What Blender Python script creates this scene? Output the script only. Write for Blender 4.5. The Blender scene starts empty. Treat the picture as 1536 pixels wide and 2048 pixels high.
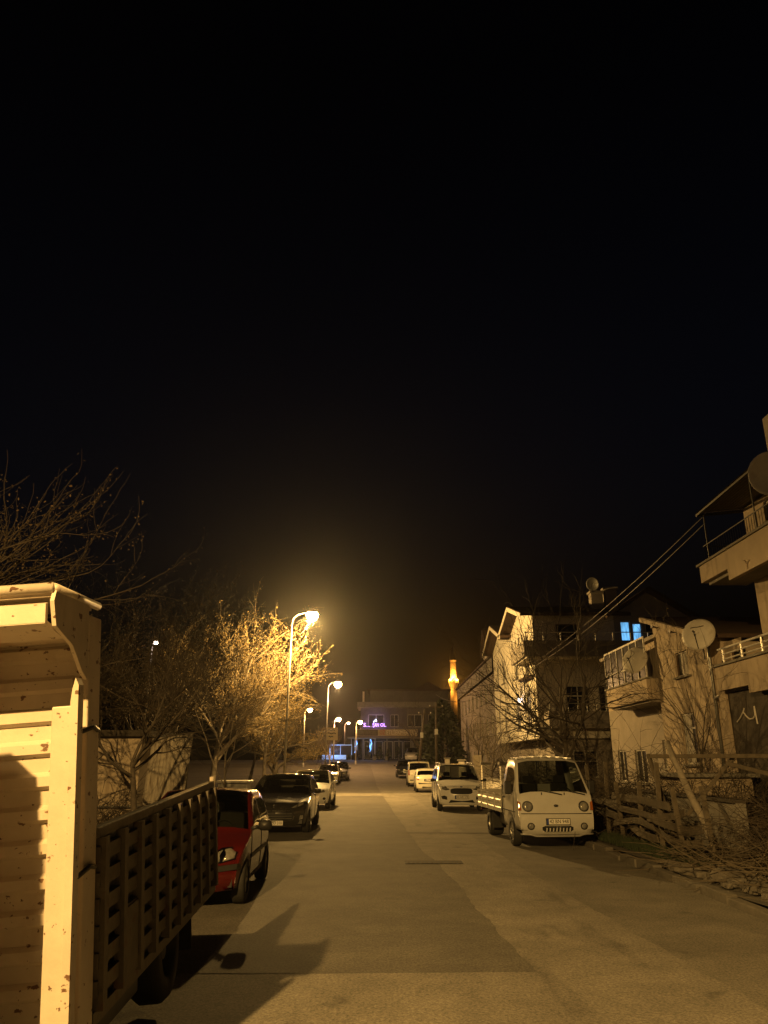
import bpy, math, random
from mathutils import Vector, Matrix, noise as mnoise
R = math.radians
scene = bpy.context.scene
COL = scene.collection
CAM_H = 1.85
PITCH = math.atan((1522 - 1024) / 1500.0)

# ---------------------------------------------------------------- helpers
def gz(Y):                                   # the street is level, then climbs gently to the junction
    t = min(1.0, max(0.0, (Y - 55) / 65.0))
    return 2.0 * t * t * (3 - 2 * t)

MATS = {}
def mat(name, col, rough=.6, metal=0.0, var=.15, scale=4.0, bump=0.0, bscale=None, coat=0.0, emit=None, spec=.5,
        spots=None, streak=None, coords='Object'):
    m = bpy.data.materials.new(name); m.use_nodes = True
    nt = m.node_tree; N = nt.nodes; L = nt.links
    b = N['Principled BSDF']
    b.inputs['Roughness'].default_value = rough
    b.inputs['Metallic'].default_value = metal
    b.inputs['Specular IOR Level'].default_value = spec
    b.inputs['Coat Weight'].default_value = coat
    tc = N.new('ShaderNodeTexCoord')
    nz = N.new('ShaderNodeTexNoise'); nz.inputs['Scale'].default_value = scale; nz.inputs['Detail'].default_value = 8
    nz.inputs['Roughness'].default_value = .65
    L.new(tc.outputs[coords], nz.inputs['Vector'])
    rp = N.new('ShaderNodeValToRGB')
    rp.color_ramp.elements[0].position = .3; rp.color_ramp.elements[1].position = .7
    lo = [max(0, c * (1 - var)) for c in col]; hi = [min(1, c * (1 + var)) for c in col]
    rp.color_ramp.elements[0].color = (*lo, 1); rp.color_ramp.elements[1].color = (*hi, 1)
    L.new(nz.outputs['Fac'], rp.inputs['Fac'])
    out = rp.outputs['Color']
    def layer(out, scol, sscale, lo_, hi_, stretch=(1, 1, 1), amount=1.0):
        mp = N.new('ShaderNodeMapping'); mp.inputs['Scale'].default_value = stretch
        L.new(tc.outputs[coords], mp.inputs['Vector'])
        n2 = N.new('ShaderNodeTexNoise'); n2.inputs['Scale'].default_value = sscale; n2.inputs['Detail'].default_value = 6
        L.new(mp.outputs['Vector'], n2.inputs['Vector'])
        r2 = N.new('ShaderNodeValToRGB')
        r2.color_ramp.elements[0].position = lo_; r2.color_ramp.elements[1].position = hi_
        r2.color_ramp.elements[0].color = (0, 0, 0, 1); r2.color_ramp.elements[1].color = (amount, amount, amount, 1)
        L.new(n2.outputs['Fac'], r2.inputs['Fac'])
        mx = N.new('ShaderNodeMix'); mx.data_type = 'RGBA'
        L.new(r2.outputs['Color'], mx.inputs['Factor']); L.new(out, mx.inputs['A'])
        mx.inputs['B'].default_value = (*scol, 1)
        return mx.outputs['Result']
    if spots:
        for s in spots: out = layer(out, *s)
    if streak:
        out = layer(out, *streak)
    L.new(out, b.inputs['Base Color'])
    if bump:
        n3 = N.new('ShaderNodeTexNoise'); n3.inputs['Scale'].default_value = bscale or scale * 6; n3.inputs['Detail'].default_value = 5
        L.new(tc.outputs[coords], n3.inputs['Vector'])
        bp = N.new('ShaderNodeBump'); bp.inputs['Strength'].default_value = bump; bp.inputs['Distance'].default_value = .02
        L.new(n3.outputs['Fac'], bp.inputs['Height']); L.new(bp.outputs['Normal'], b.inputs['Normal'])
    if emit:
        b.inputs['Emission Color'].default_value = (*emit[0], 1)
        b.inputs['Emission Strength'].default_value = emit[1]
    MATS[name] = m
    return m

def tag(o, label=None, cat=None, group=None, kind=None):
    if label: o['label'] = label
    if cat: o['category'] = cat
    if group: o['group'] = group
    if kind: o['kind'] = kind
    return o

def thing(name, label, cat, loc=(0, 0, 0), rz=0.0, group=None, rot=None):
    o = bpy.data.objects.new(name, None); COL.objects.link(o)
    o.empty_display_size = .2
    o.location = loc; o.rotation_euler = rot or (0, 0, rz)
    return tag(o, label, cat, group)

class MB:
    def __init__(s): s.v = []; s.f = []
    def add(s, vs, fs):
        n = len(s.v); s.v += [tuple(p) for p in vs]; s.f += [tuple(i + n for i in f) for f in fs]
    def box(s, x0, x1, y0, y1, z0, z1, M=None):
        vs = [Vector(p) for p in ((x0,y0,z0),(x1,y0,z0),(x1,y1,z0),(x0,y1,z0),(x0,y0,z1),(x1,y0,z1),(x1,y1,z1),(x0,y1,z1))]
        if M: vs = [M @ p for p in vs]
        s.add(vs, [(3,2,1,0),(4,5,6,7),(0,1,5,4),(1,2,6,5),(2,3,7,6),(3,0,4,7)])
        return s
    def bar(s, p, q, w, h, up=(0, 0, 1)):
        p = Vector(p); q = Vector(q); d = (q - p); L = d.length; d.normalize()
        u = Vector(up)
        if abs(d.dot(u)) > .97: u = Vector((1, 0, 0))
        a = d.cross(u).normalized(); b = a.cross(d)
        vs = []
        for e in (p, q):
            for sx, sy in ((-1,-1),(1,-1),(1,1),(-1,1)):
                vs.append(e + a * sx * w / 2 + b * sy * h / 2)
        s.add(vs, [(3,2,1,0),(4,5,6,7),(0,1,5,4),(1,2,6,5),(2,3,7,6),(3,0,4,7)])
        return s
    def tube(s, pts, rad, n=6, cap=True):
        pts = [Vector(p) for p in pts]
        if not hasattr(rad, '__len__'): rad = [rad] * len(pts)
        rings = []
        a = None
        for i, p in enumerate(pts):
            d = (pts[min(i + 1, len(pts) - 1)] - pts[max(i - 1, 0)])
            if d.length < 1e-9: d = Vector((0, 0, 1))
            d.normalize()
            if a is None:
                a = d.cross(Vector((0, 0, 1)) if abs(d.z) < .9 else Vector((1, 0, 0))).normalized()
            else:
                a = (a - d * a.dot(d))
                a = a.normalized() if a.length > 1e-6 else d.orthogonal().normalized()
            b = d.cross(a)
            rings.append([p + (a * math.cos(t) + b * math.sin(t)) * rad[i] for t in [2 * math.pi * k / n for k in range(n)]])
        vs = [q for r in rings for q in r]; fs = []
        for i in range(len(rings) - 1):
            for k in range(n):
                k2 = (k + 1) % n
                fs.append((i*n+k, i*n+k2, (i+1)*n+k2, (i+1)*n+k))
        if cap:
            fs.append(tuple(range(n - 1, -1, -1))); fs.append(tuple((len(rings) - 1) * n + k for k in range(n)))
        s.add(vs, fs); return s
    def lathe(s, prof, c, axis='Z', n=20):
        c = Vector(c); vs = []; fs = []
        for (r, h) in prof:
            for k in range(n):
                t = 2 * math.pi * k / n; a, b = r * math.cos(t), r * math.sin(t)
                vs.append(c + (Vector((a, b, h)) if axis == 'Z' else Vector((h, a, b)) if axis == 'X' else Vector((a, h, b))))
        for i in range(len(prof) - 1):
            for k in range(n):
                k2 = (k + 1) % n
                fs.append((i*n+k, i*n+k2, (i+1)*n+k2, (i+1)*n+k))
        s.add(vs, fs); return s
    def poly(s, pts): s.add(pts, [tuple(range(len(pts)))]); return s
    def prism(s, pts, d):                      # polygon pushed along vector d
        n = len(pts); d = Vector(d); pts = [Vector(p) for p in pts]
        s.add(pts + [p + d for p in pts], [tuple(range(n - 1, -1, -1)), tuple(range(n, 2 * n))] +
              [(k, (k + 1) % n, n + (k + 1) % n, n + k) for k in range(n)])
        return s
    def build(s, name, m, parent=None, smooth=False, world=False, bevel=0):
        me = bpy.data.meshes.new(name); me.from_pydata(s.v, [], s.f); me.validate(); me.update()
        if smooth: me.polygons.foreach_set('use_smooth', [True] * len(me.polygons))
        if m: me.materials.append(MATS[m] if isinstance(m, str) else m)
        o = bpy.data.objects.new(name, me); COL.objects.link(o)
        if parent:
            o.parent = parent
            if world:
                o.matrix_parent_inverse = Matrix.LocRotScale(parent.location, parent.rotation_euler, None).inverted()
        if bevel:
            md = o.modifiers.new('bevel', 'BEVEL'); md.width = bevel; md.segments = 2; md.limit_method = 'ANGLE'
        return o

def fix_normals(o):
    import bmesh
    bm = bmesh.new(); bm.from_mesh(o.data); bmesh.ops.recalc_face_normals(bm, faces=bm.faces); bm.to_mesh(o.data); bm.free()
    return o

def text_mesh(txt, size, name, m, parent, M, ext=.002, width=None):
    cu = bpy.data.curves.new('t', 'FONT'); cu.body = txt; cu.size = size; cu.extrude = ext
    cu.align_x = 'CENTER'; cu.align_y = 'CENTER'; cu.resolution_u = 2
    t = bpy.data.objects.new('t', cu); COL.objects.link(t)
    dg = bpy.context.evaluated_depsgraph_get(); dg.update()
    me = bpy.data.meshes.new_from_object(t.evaluated_get(dg))
    bpy.data.objects.remove(t); bpy.data.curves.remove(cu)
    xs = [v.co.x for v in me.vertices]
    w = max(xs) - min(xs)
    sx = width / w if width else 1
    for v in me.vertices: v.co = M @ Vector((v.co.x * sx, v.co.y, v.co.z))
    me.materials.clear(); me.materials.append(MATS[m])
    o = bpy.data.objects.new(name, me); COL.objects.link(o); o.parent = parent
    return o

FACE = Matrix(((1,0,0,0),(0,0,-1,0),(0,1,0,0),(0,0,0,1)))     # text plane -> facing -Y

# ---------------------------------------------------------------- materials
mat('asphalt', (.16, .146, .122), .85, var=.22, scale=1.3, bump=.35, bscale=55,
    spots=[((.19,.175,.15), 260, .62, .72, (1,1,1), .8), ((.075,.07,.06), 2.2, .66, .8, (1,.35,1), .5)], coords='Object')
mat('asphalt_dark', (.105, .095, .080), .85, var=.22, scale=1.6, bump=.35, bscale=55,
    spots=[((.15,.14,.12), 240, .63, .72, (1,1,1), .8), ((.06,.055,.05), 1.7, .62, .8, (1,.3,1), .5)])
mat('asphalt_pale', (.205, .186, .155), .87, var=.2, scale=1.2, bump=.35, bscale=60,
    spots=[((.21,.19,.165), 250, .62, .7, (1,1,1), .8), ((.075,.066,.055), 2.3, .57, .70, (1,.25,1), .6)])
mat('earth', (.045, .037, .027), .95, var=.35, scale=2.0, bump=.8, bscale=14)
mat('pavement', (.085, .075, .062), .9, var=.25, scale=2.5, bump=.5, bscale=20)
mat('kerb_stone', (.13, .117, .098), .9, var=.25, scale=3, bump=.5, bscale=25)
mat('plaster', (.60, .55, .47), .9, var=.12, scale=1.2, bump=.15, bscale=40, streak=((.26,.22,.17), 1.6, .56, .78, (3,3,.25), .55))
mat('plaster_tan', (.42, .345, .26), .9, var=.14, scale=1.5, bump=.2, bscale=40, streak=((.22,.17,.12), 2.0, .54, .78, (3,3,.22), .85))
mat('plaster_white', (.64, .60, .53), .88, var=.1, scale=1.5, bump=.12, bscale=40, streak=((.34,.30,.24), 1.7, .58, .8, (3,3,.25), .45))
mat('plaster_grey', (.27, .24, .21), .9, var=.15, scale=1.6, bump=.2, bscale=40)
mat('dark_wall', (.055, .045, .036), .92, var=.35, scale=2.0, bump=.5, bscale=18)
mat('concrete', (.20, .185, .16), .9, var=.2, scale=2.2, bump=.3, bscale=30)
mat('roof_tile', (.06, .036, .026), .85, var=.3, scale=9, bump=.5, bscale=22)
mat('wood_old', (.11, .09, .065), .9, var=.35, scale=6, bump=.5, bscale=30, streak=((.09,.07,.05), 5, .5, .75, (1,1,1), .7))
mat('wood_pale', (.42, .36, .28), .85, var=.25, scale=5, bump=.3, bscale=30)
mat('bark', (.08, .065, .05), .95, var=.35, scale=8, bump=.6, bscale=30)
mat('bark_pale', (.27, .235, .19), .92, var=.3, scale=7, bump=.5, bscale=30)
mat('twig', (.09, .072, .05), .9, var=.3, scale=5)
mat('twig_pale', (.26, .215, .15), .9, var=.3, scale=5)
mat('interior', (.035, .033, .030), .85, var=.2)
mat('dim_render', (.10, .092, .085), .9, var=.15, scale=1.6)
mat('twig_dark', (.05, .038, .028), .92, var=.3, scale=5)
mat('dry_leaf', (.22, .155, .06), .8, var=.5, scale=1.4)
mat('dry_leaf_shaded', (.065, .044, .022), .85, var=.45, scale=1.4)  # darkened copy of dry_leaf, the dimness of poorly lit trees put in its colour
mat('evergreen', (.045, .055, .03), .85, var=.4, scale=2)
mat('grass', (.03, .042, .018), .9, var=.4, scale=6)
mat('metal_grey', (.30, .30, .29), .45, metal=.7, var=.1)
mat('metal_dark', (.06, .058, .055), .5, metal=.5, var=.2)
mat('galvanised', (.42, .41, .39), .5, metal=.6, var=.12, scale=10)
mat('bed_paint', (.58, .51, .43), .5, var=.12, scale=3, bump=.15, bscale=14,
    spots=[((.13,.06,.028), 11, .65, .675, (1,1,1.6), .95), ((.10,.045,.02), 31, .68, .70, (1,1,1), .9), ((.30,.19,.10), 2.6, .58, .74, (1.2,1,.5), .6)])
mat('slat_paint', (.11, .094, .072), .6, var=.25, scale=5, bump=.2, bscale=25,
    spots=[((.10,.055,.03), 9, .6, .68, (1,1,1), .9)])
mat('rubber', (.022, .021, .020), .8, var=.3, scale=12, bump=.3, bscale=60)
mat('rim_steel', (.36, .35, .33), .38, metal=.8, var=.1)
mat('chrome', (.75, .74, .72), .15, metal=1.0, var=.05)
mat('black_plastic', (.018, .017, .016), .5, var=.2, scale=10)
mat('car_glass', (.010, .011, .012), .04, var=.1, spec=.6)
mat('lamp_glass', (.34, .33, .30), .10, var=.3, scale=18, coat=1.0, metal=.45)
mat('amber_glass', (.30, .085, .015), .15, var=.2, coat=1.0)
mat('red_glass', (.30, .012, .010), .15, var=.2, coat=1.0)
mat('paint_white', (.50, .49, .46), .28, var=.06, scale=3, coat=.6, spots=[((.40,.36,.29), 2.5, .55, .85, (1,1,1), .35)])
mat('paint_van', (.80, .79, .76), .22, var=.03, scale=3, coat=.8)
mat('paint_black', (.025, .024, .024), .22, var=.15, scale=3, coat=1.0, spots=[((.10,.09,.075), 1.8, .45, .9, (1,1,1), .4)])
mat('paint_red', (.07, .006, .005), .25, var=.08, scale=3, coat=.8)
mat('paint_silver', (.50, .47, .40), .32, metal=.4, var=.06, coat=.6)
mat('paint_cream', (.66, .62, .50), .3, var=.05, coat=.6)
mat('plate', (.72, .70, .64), .5, var=.05)
mat('ink', (.012, .012, .012), .7, var=.1)
mat('plate_blue', (.015, .04, .22), .5, var=.1)
mat('pole_steel', (.27, .255, .23), .5, metal=.35, var=.15, scale=6)
mat('lamp_housing', (.28, .27, .25), .5, metal=.4, var=.1)
mat('sodium_bowl', (.9, .8, .5), .3, emit=((1, .60, .20), 160))
mat('sodium_far', (.9, .8, .5), .3, emit=((1, .50, .16), 60))
mat('sodium_pink', (.9, .7, .6), .3, emit=((1, .46, .24), 70))
mat('white_lamp', (.9, .9, .9), .3, emit=((1, .80, .68), 18))
mat('window_glass', (.016, .016, .018), .3, var=.2, spec=.05)
mat('window_frame', (.52, .50, .45), .5, var=.08)
mat('window_brown', (.10, .06, .035), .5, var=.2)
mat('curtain', (.45, .42, .38), .9, var=.2, scale=14)
mat('blue_window', (.2, .4, .8), .4, emit=((.16, .50, .92), 1.0))
mat('neon_violet', (.5, .3, .9), .4, emit=((.52, .26, 1.0), 4.0))
mat('neon_white', (.8, .85, 1), .4, emit=((.62, .72, 1.0), 3.5))
mat('neon_blue', (.2, .45, 1), .4, emit=((.12, .38, 1.0), 1.6))
mat('lit_panel', (.4, .6, .9), .4, emit=((.16, .36, .75), .55))
mat('sign_board', (.40, .32, .20), .6, var=.15)
mat('sign_red', (.42, .07, .04), .6, var=.2)
mat('sign_cream', (.72, .66, .55), .6, var=.1)
mat('minaret_stone', (.55, .43, .28), .85, var=.15, scale=1.5)
mat('lead_sheet', (.07, .07, .075), .6, metal=.3, var=.15)
mat('dish_paint', (.56, .53, .48), .5, var=.1, scale=5, spots=[((.32,.27,.21), 4, .6, .8, (1,1,1), .5)])
mat('cable', (.10, .09, .085), .6, var=.1)
mat('rubble', (.13, .115, .095), .9, var=.4, scale=9, bump=.5)
mat('corrugated', (.46, .42, .36), .5, metal=.25, var=.2, scale=4, streak=((.16,.12,.085), 4, .52, .68, (5,5,.3), .8))
mat('chalk', (.62, .58, .52), .9, var=.15)
mat('rail_steel', (.66, .64, .60), .35, metal=.15, var=.08)

# noise in the glow of the blue panes, standing for curtain folds
m = MATS['blue_window']; n_ = m.node_tree.nodes; l_ = m.node_tree.links
wv = n_.new('ShaderNodeTexNoise'); wv.inputs['Scale'].default_value = 1.0; wv.inputs['Detail'].default_value = 3
mp = n_.new('ShaderNodeMapping'); mp.inputs['Scale'].default_value = (9, 9, 1.6); tc_ = n_.new('ShaderNodeTexCoord'); l_.new(tc_.outputs['Object'], mp.inputs['Vector']); l_.new(mp.outputs['Vector'], wv.inputs['Vector'])
mr_ = n_.new('ShaderNodeMapRange'); mr_.inputs['From Min'].default_value = .35; mr_.inputs['From Max'].default_value = .65; mr_.inputs['To Min'].default_value = .55; mr_.inputs['To Max'].default_value = 1.35
l_.new(wv.outputs['Fac'], mr_.inputs['Value']); l_.new(mr_.outputs['Result'], n_['Principled BSDF'].inputs['Emission Strength'])
# see-through tinted car glass: clear tint under a mirror-like skin
def tinted(name, tint):
    m = MATS[name]; nt = m.node_tree; N = nt.nodes; L = nt.links
    N.remove(N['Principled BSDF'])
    tr = N.new('ShaderNodeBsdfTransparent'); tr.inputs['Color'].default_value = (*tint, 1)
    gl = N.new('ShaderNodeBsdfGlossy'); gl.inputs['Roughness'].default_value = .03; gl.inputs['Color'].default_value = (.9, .9, .9, 1)
    fr = N.new('ShaderNodeFresnel'); fr.inputs['IOR'].default_value = 1.5
    mx = N.new('ShaderNodeMixShader'); L.new(fr.outputs['Fac'], mx.inputs['Fac']); L.new(tr.outputs['BSDF'], mx.inputs[1]); L.new(gl.outputs['BSDF'], mx.inputs[2])
    L.new(mx.outputs['Shader'], N['Material Output'].inputs['Surface'])
tinted('car_glass', (.42, .44, .42))
# worn asphalt: coarse grit, meandering cracks, oil drips
def wear(name, crack, grit, oil):
    m = MATS[name]; nt = m.node_tree; N = nt.nodes; L = nt.links; b = N['Principled BSDF']
    src = b.inputs['Base Color'].links[0].from_socket; tc = [n for n in N if n.type == 'TEX_COORD'][0].outputs['Object']
    def ramp(sock, p0, p1, c0, c1):
        r = N.new('ShaderNodeValToRGB'); r.color_ramp.elements[0].position = p0; r.color_ramp.elements[1].position = p1
        r.color_ramp.elements[0].color = (c0, c0, c0, 1); r.color_ramp.elements[1].color = (c1, c1, c1, 1); L.new(sock, r.inputs['Fac']); return r.outputs['Color']
    def mul(a, f):
        mx = N.new('ShaderNodeMix'); mx.data_type = 'RGBA'; mx.blend_type = 'MULTIPLY'; mx.inputs['Factor'].default_value = 1; L.new(a, mx.inputs['A']); L.new(f, mx.inputs['B']); return mx.outputs['Result']
    wn = N.new('ShaderNodeTexNoise'); wn.inputs['Scale'].default_value = 1.8; wn.inputs['Detail'].default_value = 5; L.new(tc, wn.inputs['Vector'])
    ad = N.new('ShaderNodeMix'); ad.data_type = 'RGBA'; ad.blend_type = 'ADD'; ad.inputs['Factor'].default_value = .9; L.new(tc, ad.inputs['A']); L.new(wn.outputs['Color'], ad.inputs['B'])
    vo = N.new('ShaderNodeTexVoronoi'); vo.feature = 'DISTANCE_TO_EDGE'; vo.inputs['Scale'].default_value = .42; L.new(ad.outputs['Result'], vo.inputs['Vector'])
    out = mul(src, ramp(vo.outputs['Distance'], .003, .012, crack, 1))
    g = N.new('ShaderNodeTexNoise'); g.inputs['Scale'].default_value = 38; g.inputs['Detail'].default_value = 6; g.inputs['Roughness'].default_value = .8; L.new(tc, g.inputs['Vector'])
    out = mul(out, ramp(g.outputs['Fac'], .36, .64, 1 - grit, 1 + grit))
    v2 = N.new('ShaderNodeTexVoronoi'); v2.inputs['Scale'].default_value = 1.1; v2.inputs['Randomness'].default_value = 1; L.new(ad.outputs['Result'], v2.inputs['Vector'])
    out = mul(out, ramp(v2.outputs['Distance'], .05, .16, oil, 1))
    g2 = N.new('ShaderNodeTexNoise'); g2.inputs['Scale'].default_value = .55; g2.inputs['Detail'].default_value = 7; g2.inputs['Roughness'].default_value = .7; L.new(tc, g2.inputs['Vector'])
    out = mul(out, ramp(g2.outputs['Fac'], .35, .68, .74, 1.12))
    L.new(out, b.inputs['Base Color'])
for nm, c_, g_, o_ in (('asphalt', .86, .6, .66), ('asphalt_dark', .9, .6, .75), ('asphalt_pale', .88, .55, .58)): wear(nm, c_, g_, o_)

# ---------------------------------------------------------------- camera, world
cam = bpy.data.cameras.new('camera'); co = bpy.data.objects.new('camera', cam); COL.objects.link(co)
co.location = (0, 0, CAM_H); co.rotation_euler = (math.pi / 2 + PITCH, 0, 0)
cam.sensor_fit = 'VERTICAL'; cam.sensor_height = 36; cam.sensor_width = 27; cam.lens = 36 * 1500 / 2048
cam.clip_start = .05; cam.clip_end = 3000
scene.camera = co

w = bpy.data.worlds.new('World'); scene.world = w; w.use_nodes = True
nt = w.node_tree; bg = nt.nodes['Background']
sky = nt.nodes.new('ShaderNodeTexSky'); sky.sky_type = 'NISHITA'; sky.sun_disc = False
sky.sun_elevation = R(-3.2); sky.sun_rotation = R(200)
tcw = nt.nodes.new('ShaderNodeTexCoord'); spx = nt.nodes.new('ShaderNodeSeparateXYZ'); nt.links.new(tcw.outputs['Generated'], spx.inputs[0])
mr = nt.nodes.new('ShaderNodeMapRange'); mr.inputs['From Min'].default_value = 0; mr.inputs['From Max'].default_value = .75; mr.inputs['To Min'].default_value = .075; mr.inputs['To Max'].default_value = .010
nt.links.new(spx.outputs['Z'], mr.inputs['Value'])
tint = nt.nodes.new('ShaderNodeMix'); tint.data_type = 'RGBA'; tint.blend_type = 'MULTIPLY'; tint.inputs['Factor'].default_value = 1; tint.inputs['B'].default_value = (.62, .80, 1.25, 1)
nt.links.new(sky.outputs['Color'], tint.inputs['A']); nt.links.new(tint.outputs['Result'], bg.inputs['Color']); nt.links.new(mr.outputs['Result'], bg.inputs['Strength'])
vs = scene.view_settings; vs.view_transform = 'Standard'; vs.look = 'None'; vs.exposure = 0; vs.gamma = 1
scene.display_settings.display_device = 'sRGB'
cy = scene.cycles
cy.use_denoising = True
try: cy.denoiser = 'OPENIMAGEDENOISE'
except Exception: pass
cy.max_bounces = 6; cy.diffuse_bounces = 3; cy.glossy_bounces = 3; cy.transmission_bounces = 2; cy.volume_bounces = 0
cy.sample_clamp_indirect = 4; cy.caustics_reflective = False; cy.caustics_refractive = False
cy.use_light_tree = True

# ---------------------------------------------------------------- ground
def xl(Y): return -3.75 - .012 * (Y - 12)
def xr(Y): return 4.62 - .008 * (Y - 15)
def strip(fx0, fx1, ys, dz, nx=1, rough=0, seed=0):
    mb = MB(); vs = []; fs = []
    for Y in ys:
        for i in range(nx + 1):
            a, b = fx0(Y), fx1(Y); x = a + (b - a) * i / nx
            z = gz(Y) + dz
            if rough: z += rough * mnoise.noise(Vector((x * .5 + seed, Y * .5, 0)))
            vs.append((x, Y, z))
    n = nx + 1
    for j in range(len(ys) - 1):
        for i in range(nx): fs.append((j*n+i, j*n+i+1, (j+1)*n+i+1, (j+1)*n+i))
    mb.add(vs, fs); return mb
YS = [-30, -15, -5] + list(range(0, 126, 3)) + [140, 180, 260, 500, 1200]
YR = [-30, -15, -5] + [y * 2 for y in range(0, 50)]
tag(strip(lambda Y: -700, lambda Y: 700, YS, -.06).build('ground', 'earth'), kind='structure')
tag(strip(xl, xr, YR, 0, 4).build('road', 'asphalt'), kind='structure')
tag(strip(lambda Y: -40, lambda Y: 40, [98, 101, 104, 107, 110, 113, 116, 117], .004).build('junction_road', 'asphalt'), kind='structure')
# older and newer asphalt sheets seen as different greys in the road
def lerp(pts):
    def f(Y):
        for (y0, x0), (y1, x1) in zip(pts, pts[1:]):
            if Y <= y1: return x0 + (x1 - x0) * max(0, (Y - y0)) / (y1 - y0) + .05 * mnoise.noise(Vector((Y * 1.3, x0, 3))) + .03 * mnoise.noise(Vector((Y * 5.1, x0, 7)))
        return pts[-1][1]
    return f
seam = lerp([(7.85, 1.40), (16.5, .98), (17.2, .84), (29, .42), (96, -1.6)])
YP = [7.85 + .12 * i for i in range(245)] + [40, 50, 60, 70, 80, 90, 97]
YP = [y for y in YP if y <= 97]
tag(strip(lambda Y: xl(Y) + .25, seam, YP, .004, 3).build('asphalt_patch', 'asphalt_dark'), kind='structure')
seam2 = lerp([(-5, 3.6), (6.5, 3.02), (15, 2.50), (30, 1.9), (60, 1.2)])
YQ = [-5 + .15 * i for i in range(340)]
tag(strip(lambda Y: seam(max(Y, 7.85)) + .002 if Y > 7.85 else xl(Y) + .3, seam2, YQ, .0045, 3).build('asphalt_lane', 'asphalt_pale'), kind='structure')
# humped crossing and a worn trench across the road
tag(strip(lambda Y: xl(Y) + .1, lambda Y: xr(Y) - .1, [44.4, 44.9, 45.6, 46.4, 47.0, 47.4], .0, 2).build('speed_hump', 'asphalt_pale'), kind='structure')
o = bpy.data.objects['speed_hump']
for v in o.data.vertices:
    v.co.z += max(.006, .11 * (1 - abs(v.co.y - 45.9) / 1.6))
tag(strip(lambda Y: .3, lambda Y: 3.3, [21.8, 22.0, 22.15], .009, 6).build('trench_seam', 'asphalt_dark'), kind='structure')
# kerbs and verges
def kerb(name, f, side):
    mb = MB(); y = -20; rng = random.Random(5)
    while y < 96:
        L = .95 if y < 60 else 3
        a, b = f(y), f(y + L)
        j = rng.uniform(-.02, .02)
        z = gz(y + L / 2)
        h = .13 + rng.uniform(-.05, .015)
        if side > 0 and y < 17 and rng.random() < .4: h = rng.uniform(.06, .12)
        x0, x1 = (a, a + .16 * side)
        mb.box(min(x0, x1) + j, max(x0, x1) + j, y + .01, y + L - .01, z - .06, z + h)
        y += L
    return tag(mb.build(name, 'kerb_stone', bevel=.015), kind='structure')
kerb('kerb_left', xl, -1); kerb('kerb_right', xr, 1)
ysv = [-20 + 1.0 * i for i in range(118)]
tag(strip(lambda Y: xl(Y) - 1.4, lambda Y: xl(Y) - .17, ysv, .11, 3, .03).build('pavement_left', 'pavement'), kind='structure')
tag(strip(lambda Y: -45, lambda Y: xl(Y) - 1.41, ysv, .10, 16, .10, 4).build('verge_left', 'earth'), kind='structure')
tag(strip(lambda Y: xr(Y) + .17, lambda Y: xr(Y) + 1.0, ysv, .11, 3, .04, 2).build('pavement_right', 'pavement'), kind='structure')
tag(strip(lambda Y: xr(Y) + 1.01, lambda Y: 45, ysv, .12, 20, .12, 9).build('verge_right', 'earth'), kind='structure')
# ---------------------------------------------------------------- vehicles
NU = [0, .22, .44, .64, .80, .92, 1.0]
def smoothstep(a, b, x):
    t = max(0, min(1, (x - a) / (b - a))); return t * t * (3 - 2 * t)

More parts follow.
